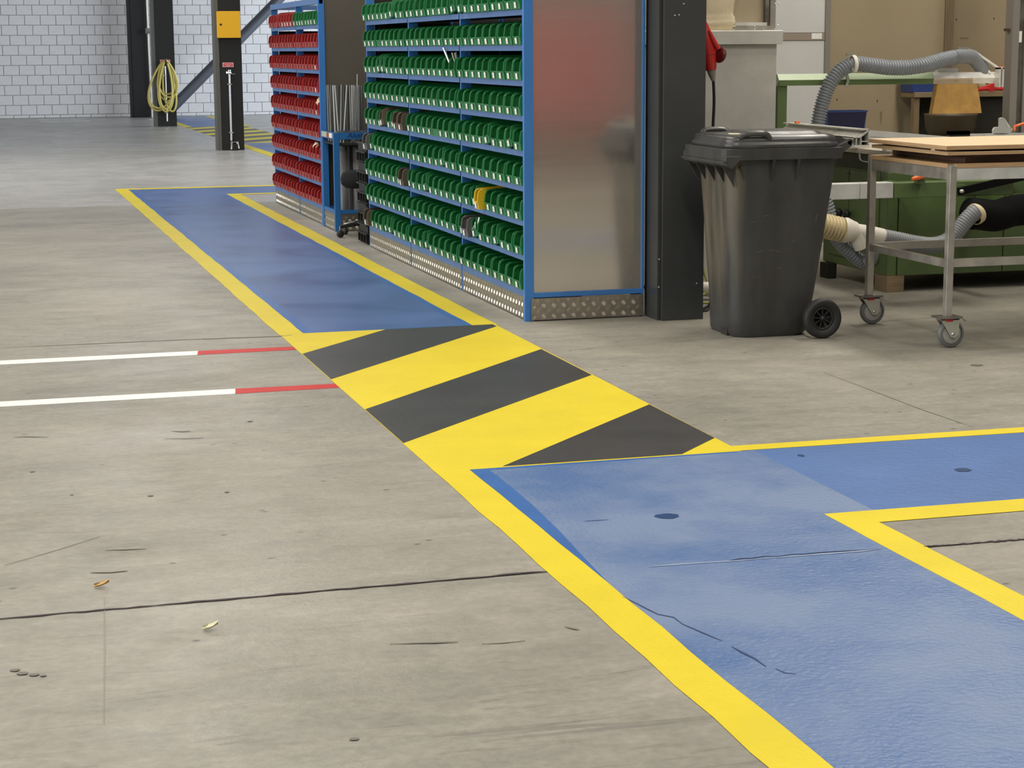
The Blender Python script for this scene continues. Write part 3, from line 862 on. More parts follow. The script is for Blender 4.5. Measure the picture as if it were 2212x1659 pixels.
# clear wrap bags in the red bins
def wrap(ya, za, s_, label):
    mb = MB(); secs = []
    for i in range(7):
        t_ = i/6; a = PI*t_
        secs.append([Vector((RX+.02+s_*.5*math.sin(a)*math.cos(2*PI*k/10)*R(.7, 1.1), ya+s_*(t_-.5)*1.8, za+s_*.55*math.sin(a)*math.sin(2*PI*k/10)*R(.6, 1.2))) for k in range(10)])
    mb.loft(secs)
    return tag(mb.build('parts_bag', 'canvas'), label, 'bag', 'bags in the red bins')
wrap(16.42, SH[4]+.105, .075, 'crumpled bag bulging out of the last red bin by the rod stand')
wrap(16.62, SH[2]+.10, .085, 'crumpled bag lying over red bins in the near bay, lower rows')

# ------------------------------------------------------------------ rod stand
SX0, SX1, SY0, SY1 = 2.935, 3.50, 15.64, 16.20
t = thing('rod_stand', ((SX0+SX1)/2, (SY0+SY1)/2, 0), 'blue steel stand holding metal rods, between the two racks', 'stand')
B('post', 'stand_blue', t, SX0, SX0+.05, SY0, SY0+.035, 0, .82, bevel=.002)
B('post', 'stand_blue', t, SX1-.05, SX1, SY0, SY0+.035, 0, .82)
B('post', 'stand_blue', t, SX0, SX0+.05, SY1-.05, SY1, 0, .82)
B('post', 'stand_blue', t, SX1-.035, SX1, SY1-.035, SY1, 0, .82)
for z0_, z1_ in ((.765, .82), (.148, .178)):
    B('rail', 'stand_blue', t, SX0+.05, SX1-.05, SY0+.002, SY0+.02, z0_, z1_)
    B('rail', 'stand_blue', t, SX0+.002, SX0+.02, SY0+.035, SY1-.035, z0_, z1_)
    B('rail', 'stand_blue', t, SX0+.035, SX1-.035, SY1-.02, SY1-.002, z0_, z1_)
    B('rail', 'stand_blue', t, SX1-.02, SX1-.002, SY0+.035, SY1-.035, z0_, z1_)
B('rim', 'steel_dull', t, SX0+.03, SX1-.03, SY0+.022, SY0+.030, .80, .835)
B('side_sticker', 'saw_green_light', t, SX0-.002, SX0+.001, SY0+.30, SY1-.02, .772, .815)
B('side_sticker', 'red_plastic', t, SX0-.002, SX0+.001, SY0+.20, SY0+.30, .772, .812)
B('side_sticker', 'label_white', t, SX0-.003, SX0+.001, SY0+.06, SY0+.19, .775, .812)
B('base_plate', 'steel_dull', t, SX0+.02, SX1-.02, SY0+.02, SY1-.02, .12, .148)
B('kick_plate', 'tread_plate', t, SX0+.05, SX1-.05, SY0+.006, SY0+.010, .006, .147)
tread(t, 'x', SX0+.055, SX1-.055, SY0+.006, .01, .143)
B('kick_plate', 'tread_plate', t, SX0+.006, SX0+.010, SY0+.036, SY1-.036, .006, .147)
tread(t, 'y', SY0+.04, SY1-.04, SX0+.006, .01, .143)
B('back_panel', 'dark_recess', t, SX0+.05, SX1-.035, SY1-.024, SY1-.021, .18, .76)  # added dark sheet imitating the shade behind rods and tubes
B('tray', 'dark_recess', t, SX0+.022, SX1-.022, SY0+.022, SY1-.022, .715, .73)
tx = bpy.data.curves.new('lettering', 'FONT')
tx.body = 'Alustreams'; tx.size = .062; tx.shear = .25; tx.extrude = .0008; tx.align_x = 'LEFT'
tmp = bpy.data.objects.new('tmp_text', tx); C.objects.link(tmp)
bpy.context.view_layer.update()
dg = bpy.context.evaluated_depsgraph_get()
me = bpy.data.meshes.new_from_object(tmp.evaluated_get(dg))
bpy.data.objects.remove(tmp)
me.materials.clear(); M('ink_blue', (.006, .03, .11), .5); me.materials.append(MATS['ink_blue'])
lo = bpy.data.objects.new('lettering', me)
lo.parent = t; lo['label'] = 'dark blue name lettering'
lo.rotation_euler = (PI/2, 0, 0)
lo.location = Vector((SX0+.115, SY0+.0008, .778))-t.location
C.objects.link(lo)
for (x, y, h, r_) in ((3.045, 15.80, .62, .038), (3.165, 15.80, .62, .04), (3.03, 15.95, .62, .03), (3.28, 15.82, .6, .038), (3.14, 16.05, .62, .03)):
    MB().lathe([(r_, .149), (r_, .714), (r_-.004, .714), (r_-.004, .2)], (x, y, 0), (0, 0, 1), 16).build('holder_tube', 'pipe_grey', t)
RODS = [(702, 712, .006, 'rod_light', 185), (706, 715, .008, 'rod_grey', 183), (699, 707, .010, 'rod_grey', 184), (715, 715, .008, 'rod_grey', 184), (720, 724.5, .012, 'rod_light', 184), (724, 731, .010, 'rod_light', 184),
        (730, 731, .009, 'rod_dark', 184), (733, 735, .009, 'rod_dark', 185), (738, 737, .012, 'rod_grey', 183), (744, 744, .010, 'rod_dark', 186), (749.5, 744, .009, 'rod_light', 184), (751, 752, .010, 'rod_dark', 184),
        (756, 759, .010, 'rod_grey', 184), (761, 762, .012, 'rod_light', 184), (764.5, 765, .008, 'rod_light', 184), (768, 769, .009, 'rod_grey', 185), (772, 771, .006, 'rod_light', 160), (775, 775, .008, 'rod_grey', 184),
        (778, 779, .009, 'rod_dark', 185), (781, 781, .008, 'rod_grey', 185), (784, 783, .006, 'rod_dark', 186)]
for i, (xt, xb, r_, mt, yt) in enumerate(RODS):
    Y = (16.05 if i % 2 else 16.11) if xt < 718 else 15.74+((i*5) % 12)*.022
    tp, bt_ = at_y(xt, yt, Y), at_y(xb, 281, Y)
    d = (bt_-tp); bt2 = tp+d*((tp.z-.731)/(tp.z-bt_.z))
    tp.x = min(max(tp.x, SX0+.045), SX1-.05); bt2.x = min(max(bt2.x, SX0+.05), SX1-.06)
    where = 'leftmost' if i == 2 else '%s' % ['first', 'second', 'third', 'fourth', 'fifth', 'sixth', 'seventh', 'eighth', 'ninth', 'tenth', 'eleventh', 'twelfth', 'thirteenth', 'fourteenth', 'fifteenth', 'sixteenth', 'seventeenth', 'eighteenth', 'nineteenth', 'twentieth', 'twenty-first'][sorted(RODS, key=lambda q: q[0]).index(RODS[i])]
    tone = {'rod_light': 'pale metal rod', 'rod_grey': 'grey metal rod', 'rod_dark': 'dark metal rod'}[mt]
    lab = '%s standing in the blue stand, %s from the left' % (tone, where)
    if where == 'leftmost': lab = 'grey metal rod standing in the blue stand, leftmost of all'
    if yt == 160: lab = 'thin pale rod standing taller than all others in the blue stand'
    tag(MB().tube([bt2, tp], r_*.78, 8).build('metal_rod', mt), lab, 'rod', 'rods in the blue stand')

# stacked black crates between stand and green rack
CX0, CX1, CY0, CY1 = 2.955, 3.50, 14.47, 14.83
def crate(z, h, label):
    t = thing('plastic_crate', ((CX0+CX1)/2, (CY0+CY1)/2, z), label, 'crate', 'stacked black crates')
    mb = MB().box(CX0+.02, CX1-.02, CY0+.02, CY1-.02, z, z+.008)
    for d in ((CX0+.02, CX0+.026, CY0+.02, CY1-.02), (CX1-.026, CX1-.02, CY0+.02, CY1-.02), (CX0+.026, CX1-.026, CY0+.02, CY0+.026), (CX0+.026, CX1-.026, CY1-.026, CY1-.02)):
        mb.box(*d, z+.008, z+h-.002)
    mb.build('body', 'crate_black', t)
    for zz in (z+h*.48, z+h-.014):
        mb = MB()
        for d in ((CX0, CX0+.02, CY0, CY1), (CX1-.02, CX1, CY0, CY1), (CX0+.02, CX1-.02, CY0, CY0+.02), (CX0+.02, CX1-.02, CY1-.02, CY1)):
            mb.box(*d, zz, zz+.011)
        mb.build('rim', 'crate_black', t)
    for k in range(4):
        y = CY0+.03+k*(CY1-CY0-.06)/3
        B('rib', 'crate_black', t, CX0+.004, CX0+.02, y-.006, y+.006, z+.01, z+h*.48)
    for k in range(5):
        x = CX0+.05+k*.11
        B('rib', 'crate_black', t, x-.006, x+.006, CY0+.004, CY0+.02, z+.01, z+h*.48)
names = ['lowest black crate of the stack beside the green rack, on the floor', 'second black crate up in the stack beside the green rack', 'third black crate up in the stack beside the green rack', 'fourth black crate up in the stack beside the green rack', 'topmost black crate of the stack beside the green rack']
for i in range(5): crate(i*.158, .157, names[i])

# swivel stool
st = thing('swivel_stool', (3.085, 15.2, 0), 'black swivel stool with castors parked in front of the rod stand', 'stool')
prof = [(.0, .53), (.13, .532), (.165, .515), (.180, .47), (.175, .425), (.14, .395), (.0, .39)]
MB().lathe(prof, (3.085, 15.2, 0), (0, 0, 1), 24).build('seat', 'stool_black', st)
MB().tube([(3.085, 15.2, .10), (3.085, 15.2, .41)], .022, 12).build('gas_column', 'hub_black', st)
for k in range(5):
    a = math.radians(197+72*k); d = Vector((math.cos(a), math.sin(a), 0))
    e = Vector((3.085, 15.2, .12))+d*.215; e.z = .085
    MB().tube([Vector((3.085, 15.2, .11))+d*.02, e], [.022, .014], 8).build('arm', 'steel_dull' if k in (1, 4) else 'hub_black', st)
    cs = MB().lathe([(.0, -.018), (.024, -.018), (.03, -.01), (.03, .01), (.024, .018), (.0, .018)], (e.x, e.y, .03), (d.y, -d.x, 0), 14)
    w_ = cs.build('castor', 'rubber', st)
    MB().tube([(e.x, e.y, .06), (e.x, e.y, .09)], .008, 6).build('stem', 'steel_dull', w_)

# ------------------------------------------------------------------ dark column on the right
kx0, kx1 = 3.672, 3.922
t = thing('steel_column', ((kx0+kx1)/2, 9.98, 0), 'anthracite steel column between the green rack and the wheeled bin', 'column')
B('front_flange', 'anthracite', t, kx0+.004, kx1, 9.84, 9.858, 0, 6, bevel=.002)
B('web', 'anthracite', t, kx0+.014, kx1-.01, 9.858, 9.872, 0, 6)
B('side_plate', 'anthracite', t, kx0-.012, kx0+.006, 9.872, 10.045, 0, 6)
B('core', 'anthracite', t, kx0+.006, kx1-.01, 9.872, 10.13, 0, 6)
M('chip', (.5, .5, .48), .6)
for px, py in ((1458, 33), (1467, 32), (1477, 8), (1424, 560), (1423, 620), (1505, 612)):
    p = at_y(px, py, 9.839)
    B('paint_chip', 'chip', t, p.x-.004, p.x+.004, 9.8385, 9.84, p.z-.003, p.z+.003)

# red industrial plug hanging behind the column
t = thing('power_plug', (3.985, 10.18, 1.28), 'red industrial plug with flap hanging beside the dark column', 'plug')
Yp = 10.15
pp = [at_y(x, y, Yp) for x, y in ((1519, 48), (1523, 70), (1527, 92), (1531, 115), (1534, 136), (1536, 151))]
MB().tube(pp, [.020, .034, .041, .042, .037, .031], 18).build('housing', 'plug_red', t)
MB().tube([at_y(1530.6, 112, Yp), at_y(1531.4, 117, Yp)], .045, 18).build('collar', 'plug_red', t)
c_ = at_y(1554, 118, Yp-.03)
MB().lathe([(.0, .010), (.030, .009), (.046, .0), (.046, -.008), (.036, -.008), (.03, .002), (.0, .003)], (c_.x, c_.y, c_.z), (-1, -.45, .18), 18).build('flap', 'plug_dark', t)
MB().tube([at_y(1531, 66, Yp-.03), at_y(1542, 90, Yp-.035), at_y(1552, 106, Yp-.035)], [.010, .016, .013], 10).build('hinge', 'plug_red', t)
MB().tube([at_y(1536.5, 150, Yp), at_y(1538.5, 162, Yp), at_y(1541, 175, Yp)], [.027, .021, .010], 14).build('gland', 'plug_grey', t)
MB().tube(smooth_path([at_y(1541, 173, Yp), at_y(1542.5, 220, Yp), at_y(1540, 280, Yp), at_y(1538, 360, Yp), at_y(1537, 640, Yp), (4.0, 10.1, .012), (4.15, 10.3, .012)], 6), .009, 8).build('cable', 'cable', t)
B('hanger', 'plug_red', t, 3.915, 3.95, 10.135, 10.165, 1.60, 1.66)

# ------------------------------------------------------------------ wheeled bin
t = thing('wheelie_bin', (4.05, 9.33, 0), 'dark grey wheeled rubbish bin with closed lid', 'rubbish bin')
secs = []
for z, x0, x1, y0, y1, r_ in ((.0, 3.822, 4.215, 9.11, 9.53, .09), (.02, 3.812, 4.245, 9.10, 9.54, .10), (.10, 3.81, 4.262, 9.095, 9.545, .10), (.23, 3.805, 4.282, 9.09, 9.55, .10), (.50, 3.79, 4.318, 9.08, 9.565, .09), (.80, 3.775, 4.355, 9.068, 9.585, .08), (.955, 3.768, 4.37, 9.06, 9.595, .07)):
    secs.append(rrect((x0+x1)/2, (y0+y1)/2, (x1-x0)/2, (y1-y0)/2, r_, z))
body = MB().loft(secs, True, True).build('body', 'bin_body', t)
# front and rear of the moulded rim
secs = [rrect(4.045, 9.33, hx, hy, .05, z) for z, hx, hy in ((.925, .30, .285), (.93, .335, .298), (.985, .338, .300), (.988, .325, .29))]
MB().loft(secs, True, True, False).build('rim', 'bin_grey', t)
# comb lip at the front (tipping edge)
mb = MB().prism([(3.712, 9.03, .905), (3.752, 9.03, .885), (3.80, 9.03, .935), (3.80, 9.03, .955), (3.712, 9.03, .955)], (0, .60, 0))
mb.build('comb_lip', 'bin_grey', t, .006)
B('comb_lip', 'bin_grey', t, 3.702, 3.72, 9.03, 9.63, .915, .926)
for y in (9.09, 9.20, 9.33, 9.46, 9.57):
    MB().prism([(3.72, y-.004, .895), (3.785, y-.004, .895), (3.785, y-.004, .79)], (0, .008, 0)).build('gusset', 'bin_grey', t)
for x in (3.98, 4.12):
    MB().prism([(x-.004, 9.02, .93), (x-.004, 9.075, .93), (x-.004, 9.078, .79)], (.008, 0, 0)).build('gusset', 'bin_grey', t)
MB().prism([(3.80, 9.035, .90), (3.80, 9.075, .90), (3.83, 9.075, .82)], (.008, 0, 0)).build('gusset', 'bin_grey', t)
# hand-hold arms and axle housing at the rear
for y in (9.10, 9.56):
    MB().prism([(4.30, y-.02, .93), (4.38, y-.02, .945), (4.44, y-.02, .99), (4.44, y-.02, 1.025), (4.35, y-.02, .99), (4.30, y-.02, .99)], (0, .04, 0)).build('handle_arm', 'bin_grey', t, .004)
MB().tube([(4.43, 9.08, 1.01), (4.43, 9.58, 1.01)], .016, 10).build('handle', 'bin_grey', t)
# lid
def lidsec(z, x0, x1, y0, y1, r_):
    return rrect((x0+x1)/2, (y0+y1)/2, (x1-x0)/2, (y1-y0)/2, r_, z)
lid = MB().loft([lidsec(.985, 3.745, 4.36, 9.045, 9.615, .07), lidsec(.995, 3.735, 4.365, 9.04, 9.62, .07), lidsec(1.012, 3.735, 4.365, 9.04, 9.62, .07), lidsec(1.018, 3.748, 4.355, 9.05, 9.61, .07), lidsec(1.024, 3.745, 4.36, 9.048, 9.612, .07), lidsec(1.045, 3.752, 4.352, 9.055, 9.605, .07), lidsec(1.054, 3.78, 4.33, 9.08, 9.58, .06)], False, True).build('lid', 'bin_lid', t)
MB().loft([lidsec(1.052, 3.89, 4.31, 9.12, 9.54, .05), lidsec(1.068, 3.92, 4.29, 9.15, 9.51, .05)], False, True).build('crown', 'bin_lid', lid)
for y in (9.06, 9.58):
    MB().tube(smooth_path([(3.80, y, 1.042), (3.83, y-.01 if y < 9.3 else y+.01, 1.062), (3.93, y-.012 if y < 9.3 else y+.012, 1.062), (3.965, y, 1.035)], 5), .016, 8).build('grip', 'bin_lid', lid)
MB().prism([(4.33, 9.12, 1.045), (4.40, 9.12, 1.035), (4.445, 9.12, 1.0), (4.40, 9.12, .99), (4.33, 9.12, 1.0)], (0, .42, 0)).build('hinge_cover', 'bin_lid', lid)
MB().prism([(3.82, 9.25, 1.054), (3.86, 9.20, 1.0545), (3.90, 9.30, 1.0545), (3.85, 9.34, 1.054)], (0, 0, .001)).build('sticker_scrap', 'leaf_pale', lid)
p, q = at_x(1548, 712, 3.83), at_x(1565, 720, 3.83)
MB().box(3.809, 3.86, 9.215, 9.30, .0, .034).build('foot_notch', 'dark_recess', t)
# wheels
for sgn, y in ((-1, 8.985), (1, 9.655)):
    ctr = (4.245, y, .104)
    prof = [(.058, -.012), (.066, -.020), (.088, -.026), (.098, -.022), (.102, -.012), (.102, .012), (.098, .022), (.088, .026), (.066, .020), (.058, .012), (.058, -.012)]
    prof = [(r_*1.02, h*1.1) for r_, h in prof]
    w_ = MB().lathe(prof, ctr, (0, 1, 0), 40).build('wheel', 'rubber', t)
    mb = MB().lathe([(.050, -.010), (.059, -.016), (.060, -.004), (.060, .012), (.0, .012)], ctr, (0, 1, 0), 32)
    mb.lathe([(.0, -.016), (.010, -.015), (.014, -.008), (.014, .01)], ctr, (0, 1, 0), 14)
    for k in range(9):
        a = 2*PI*k/9+.2; d = Vector((math.cos(a), 0, math.sin(a)))
        mb.obox(Vector(ctr)+d*.033, d*.021, (0, .008, 0), Vector((-d.z, 0, d.x))*.0026)
    mb.build('hub', 'hub_black', w_)
MB().tube([(4.245, 8.985, .104), (4.245, 9.655, .104)], .011, 8).build('axle', 'steel_dull', t)
M('scratch', (.16, .16, .155), .5)
for x0_, z0_, x1_, z1_ in ((3.875, .605, 3.90, .612), (3.945, .637, 3.975, .642), (3.91, .452, 3.95, .458), (3.97, .461, 4.01, .459), (4.02, .455, 4.05, .447), (3.90, .325, 3.915, .318), (4.11, .50, 4.13, .503), (4.03, .36, 4.05, .368), (3.955, .182, 3.985, .188), (4.24, .60, 4.246, .64)):
    zm = (z0_+z1_)/2
    y = 9.0945-(.0145/.27)*max(0, min(.27, zm-.23))-.0045-.0006-max(0, zm-.5)*.04*.0
    yl = 9.09-(zm-.23)*(.010/.27) if zm < .5 else 9.08-(zm-.5)*(.012/.30)
    if zm < .23: yl = 9.094
    d = Vector((x1_-x0_, 0, z1_-z0_)); n_v = Vector((-d.z, 0, d.x)).normalized()*.0007
    MB().obox(((x0_+x1_)/2, yl-.0003, zm), d/2, (0, .0008, 0), n_v).build('scratch', 'scratch', body)

# ------------------------------------------------------------------ workshop wall on the right
PYW = 13.5
wr = struct(B('wall_right', 'beige_wall', None, 4.0, 13, PYW+.03, PYW+.2, 0, 4))
for x0_, x1_ in ((6.39, 7.36), (7.436, 8.65), (8.655, 9.9), (9.905, 11.1), (11.105, 12.3)):
    B('panel', 'beige_wall', wr, x0_, x1_, PYW, PYW+.03, 0, 4)
for z0_, z1_ in ((0, .78), (.785, 1.545), (1.605, 2.4), (2.405, 4.0)):
    B('panel', 'white_panel', wr, 5.0, 6.35, PYW+.005, PYW+.03, z0_, z1_)
B('joint_strip', 'panel_strip', wr, 5.0, 6.352, PYW, PYW+.03, 1.548, 1.602)
B('tape', 'label_white', wr, 6.24, 6.325, PYW-.002, PYW, 1.556, 1.60)
B('aluminium_profile', 'grey_post', wr, 6.35, 6.39, PYW-.012, PYW+.03, 0, 4)
B('wood_trim', 'wood_trim', wr, 7.362, 7.434, PYW-.012, PYW+.03, 0, 4)
B('trim_shadow_gap', 'dark_recess', wr, 7.4345, 7.4395, PYW-.001, PYW+.03, 0, 4)
for px, py in ((2066, 42), (2147, 40), (1808, 215), (1895, 218), (1988, 238)):
    p = at_y(px, py, PYW)
    B('screw_hole', 'dark_recess', wr, p.x-.004, p.x+.004, PYW-.001, PYW+.001, p.z-.008, p.z+.006)
p = at_y(1903, 252, PYW)
MB().prism([(p.x-.012, PYW-.001, p.z+.04), (p.x+.012, PYW-.001, p.z+.04), (p.x+.002, PYW-.001, p.z-.06), (p.x-.002, PYW-.001, p.z-.06)], (0, .0015, 0)).build('stain', 'wood_trim', wr)
p = at_y(2083, 82, PYW)
B('scratch', 'wood_trim', wr, p.x-.035, p.x+.035, PYW-.0012, PYW+.001, p.z-.005, p.z+.004)

# grey steel upright at the far right
pa = at_y(2184, 150, 12.4)
t = thing('steel_upright', (pa.x+.07, 12.45, 0), 'grey steel upright post by the beige panel wall at the right edge', 'post')
B('channel', 'grey_post', t, pa.x, pa.x+.055, 12.40, 12.50, 0, 4)
B('channel', 'steel_dull', t, pa.x+.058, pa.x+.10, 12.42, 12.50, 0, 4)
B('channel', 'grey_post', t, pa.x+.103, pa.x+.16, 12.40, 12.50, 0, 4)
B('bracket', 'dark_wood', t, pa.x-.03, pa.x, 12.43, 12.47, 1.60, 1.62)
B('label_plate', 'label_white', t, pa.x+.06, pa.x+.085, 12.412, 12.42, 1.52, 1.60)

# ------------------------------------------------------------------ sheet metal cabinet
t = thing('metal_cabinet', (4.5, 11.7, 0), 'grey sheet metal cabinet with ledge behind the wheeled bin', 'cabinet')
B('body', 'galv', t, 4.02, 4.945, 11.21, 12.2, .02, 1.515, bevel=.004)
B('ledge', 'galv_light', t, 4.0, 4.97, 11.17, 12.22, 1.515, 1.602, bevel=.004)
B('upper_board', 'board_tan', t, 4.02, 4.90, 11.30, 11.34, 1.63, 3.2)
B('frame_rail', 'steel', t, 4.02, 4.955, 11.26, 11.30, 1.604, 1.632)
B('frame_rail', 'alu_bright', t, 4.02, 4.90, 11.27, 11.30, 1.632, 1.652)
B('frame_post', 'steel', t, 4.918, 4.955, 11.26, 11.30, 1.632, 3.2)
B('frame_post', 'steel_dull', t, 4.888, 4.913, 11.268, 11.30, 1.652, 3.2)
B('upper_back', 'galv', t, 4.02, 4.955, 11.34, 12.2, 1.602, 3.2)
for px, py in ((1675, 8), (1683, 8), (1681, 55), (1630, 57), (1587, 57), (1674, 63), (1630, 64)):
    p = at_y(px, py, 11.255)
    MB().lathe([(.0, -.004), (.004, -.003), (.006, .002)], (p.x, 11.258, p.z), (0, 1, 0), 8).build('rivet', 'chrome', t)
# canvas bag hanging on the ledge
def bagsec(z, x1, bulge, kx=0.):
    n = 18
    return [Vector((4.20+(x1-4.20)*math.cos(2*PI*k/n)+kx, 11.205+bulge*math.sin(2*PI*k/n)*(.9+.1*math.cos(5*2*PI*k/n)), z+.014*math.cos(2*PI*k/n)*min(1, (z-1.611)/.03))) for k in range(n)]
cb = thing('canvas_bag', (4.2, 11.22, 1.603), 'cream canvas dust bag resting on the cabinet ledge', 'bag')
bs = MB().loft([bagsec(1.611, 4.645, .030), bagsec(1.63, 4.658, .040), bagsec(1.648, 4.66, .043), bagsec(1.656, 4.655, .035), bagsec(1.668, 4.657, .043), bagsec(1.680, 4.647, .037), bagsec(1.70, 4.645, .044), bagsec(1.76, 4.655, .046), bagsec(1.85, 4.68, .048), bagsec(2.0, 4.71, .048), bagsec(2.2, 4.74, .046)], True, True)
bs.build('bag', 'canvas', cb)
B('hem', 'canvas', cb, 4.05, 4.645, 11.175, 11.25, 1.603, 1.611)
# floor clutter between column and bin
tag(MB().tube(smooth_path([(4.20, 10.62, .07), (4.30, 10.60, .06), (4.42, 10.65, .055)], 6), .045, 14).build('hose_piece', 'pvc_white'), 'white hose stub lying on the floor behind the bin', 'hose')
tag(MB().tube(smooth_path([at_y(1516, 560, 10.6), at_y(1521, 590, 10.6), at_y(1529, 625, 10.6), (4.12, 10.45, .01), (4.3, 10.4, .008)], 6), .006, 6).build('earth_cable', 'cable_yg'), 'thin yellow-green cable hanging between the dark column and the bin', 'cable')

# ------------------------------------------------------------------ table saw
sw = thing('table_saw', (6.2, 11.2, 0), 'green sliding table saw standing behind the trolley', 'table saw')
B('cabinet', 'saw_green', sw, 5.43, 7.6, 10.60, 11.50, .10, .735, bevel=.004)
B('front_panel', 'saw_green', sw, 5.43, 5.49, 10.575, 10.598, .10, .67, bevel=.003)
B('front_panel', 'saw_green', sw, 5.495, 6.22, 10.57, 10.598, .10, .60, bevel=.004)
B('front_panel', 'saw_green', sw, 6.225, 7.6, 10.57, 10.598, .10, .60, bevel=.004)
for y0_, y1_ in ((11.122, 11.40), (10.70, 11.112)):
    B('door', 'saw_green', sw, 5.420, 5.43, y0_, y1_, .16, .725, bevel=.003)
for y in (11.20, 11.085):
    MB().lathe([(.008, .02), (.008, .0), (.022, -.008), (.032, -.022), (.027, -.038), (.0, -.045)], (5.40+.015, y, .444), (1, 0, 0), 16).build('knob', 'hub_black', sw)
for y in (11.135, 11.10):
    MB().lathe([(.0, -.003), (.006, -.002), (.006, .0)], (5.42, y, .70), (1, 0, 0), 8).build('screw', 'hub_black', sw)
B('neck', 'dark_recess', sw, 5.47, 7.6, 10.68, 11.48, .735, .86)
M('olive_shaded', (.045, .05, .028), .6)  # skirt colour darkened to imitate shade from the table overhang
B('neck_skirt', 'olive_shaded', sw, 5.435, 5.47, 10.72, 11.48, .735, .83)
tb = MB().loft([rrect(6.52, 11.44, 1.10, .79, .06, z) for z in (.835, .865)], True, True, False).build('table', 'cast_iron', sw)
MB().box(5.6, 7.6, 10.66, 10.72, .80, .835).build('table_rib', 'cast_iron', sw)
B('foot', 'ply_dark', sw, 5.425, 5.54, 10.565, 10.73, 0, .10)
B('foot', 'dark_recess', sw, 5.388, 5.45, 11.33, 11.45, 0, .10)
B('foot', 'dark_recess', sw, 7.0, 7.12, 10.6, 10.75, 0, .10)
B('foot', 'dark_recess', sw, 6.62, 6.74, 10.60, 10.72, 0, .10)
# front beam: aluminium box and green rail
for x0_, x1_ in ((4.55, 5.045), (5.048, 5.262)):
    B('rail_box', 'alu_matte', sw, x0_, x1_, 10.2, 10.30, .614, .706, bevel=.003)
B('rail', 'saw_green', sw, 5.268, 6.06, 10.2, 10.32, .612, .702, bevel=.004)
B('rail', 'saw_green', sw, 6.064, 7.4, 10.28, 10.36, .612, .702)
for x in (5.4, 6.0):
    B('rail_bracket', 'saw_green', sw, x-.03, x+.03, 10.30, 10.575, .62, .69)
MB().tube(smooth_path([(5.16, 10.45, .86), (5.15, 10.40, .82), (5.24, 10.35, .80), (5.25, 10.32, .72)], 5), .008, 6).build('cable', 'cable', sw)
# lever clamp on rail
p, q = at_y(1979, 397, 10.17), at_y(1996, 385, 10.17)
B('clamp_block', 'saw_green', sw, p.x, q.x, 10.15, 10.20, p.z, q.z, bevel=.003)
MB().tube([at_y(1970, 387, 10.13), at_y(1984, 383, 10.13), at_y(1998, 379, 10.14)], [.010, .017, .016], 10).build('clamp_lever', 'orange', sw)
MB().tube([at_y(1981, 390, 10.14), at_y(1986, 380, 10.14)], .012, 8).build('clamp_screw', 'hub_black', sw)
# black support strut
q0, q1 = at_y(2074, 413, 10.15), at_y(2225, 378, 10.15)
MB().obox((q0+q1)/2, (q1-q0)/2*1.05, (0, .012, 0), Vector((-(q1-q0).z, 0, (q1-q0).x)).normalized()*.022).build('strut', 'black_pipe', sw)
MB().lathe([(.0, -.012), (.012, -.01), (.012, .02)], (q0.x, 10.13, q0.z), (0, 1, 0), 10).build('bolt', 'zinc', sw)
B('strut_plate', 'saw_green', sw, q0.x-.025, q0.x+.05, 10.17, 10.2, q0.z-.03, q0.z+.035)
# sliding table profile running away from the camera
sl = thing('sliding_table', (5.25, 11.6, .866), 'bright aluminium sliding table profile on the saw beside the wheeled bin', 'profile')
x0_, x1_, y0_, y1_ = 5.195, 5.305, 10.62, 11.78
mb = MB()
mb.box(x0_+.055, x1_, y0_, y1_, .995, 1.003).box(x1_-.005, x1_, y0_, y1_, .905, .995).box(x0_, x0_+.005, y0_, y1_, .905, .955)
mb.box(x0_+.025, x0_+.03, y0_, y1_, .905, .955).box(x0_+.055, x0_+.06, y0_, y1_, .905, .955).box(x0_, x1_, y0_, y1_, .9, .906)
mb.box(x0_+.06, x1_, y0_, y1_, .925, .93).box(x0_, x0_+.06, y0_, y1_, .95, .955)
mb.prism([(x0_+.04, y0_, .955), (x0_+.06, y0_, .955), (x1_, y0_, .992), (x1_, y0_, 1.0)], (0, y1_-y0_, 0))
mb.build('profile', 'alu_bright', sl)
B('core', 'dark_recess', sl, x0_+.008, x1_-.008, y0_+.05, y1_, .907, .95)
p = at_x(1722, 273, 5.27)
B('end_stop', 'orange', sl, 5.255, 5.285, p.y-.01, p.y+.01, 1.0, 1.016)
for y in (11.0, 11.6):
    B('support', 'cast_iron', sl, x0_+.01, 5.5, y, y+.1, .866, .90)
# cross-cut fence towards the right
fe = thing('cut_fence', (6.1, 10.75, .866), 'pale aluminium cross-cut fence lying along the saw table', 'fence')
a_, b_ = at_y(1877, 281, 10.64), at_y(2060, 296, 10.35)
d = (b_-a_).normalized()
MB().obox((a_+b_)/2+Vector((0, .05, -.02)), (b_-a_)/2, (0, .05, 0), (0, 0, .02)).build('beam', 'alu_bright', fe)
MB().obox((a_+b_)/2+Vector((0, .012, -.055)), (b_-a_)/2, (0, .012, 0), (0, 0, .018)).build('lower_lip', 'alu_matte', fe)
for k in (.3, .6):
    c = a_+(b_-a_)*k
    B('support', 'cast_iron', fe, c.x-.03, c.x+.03, c.y+.03, c.y+.09, .866, c.z-.03)
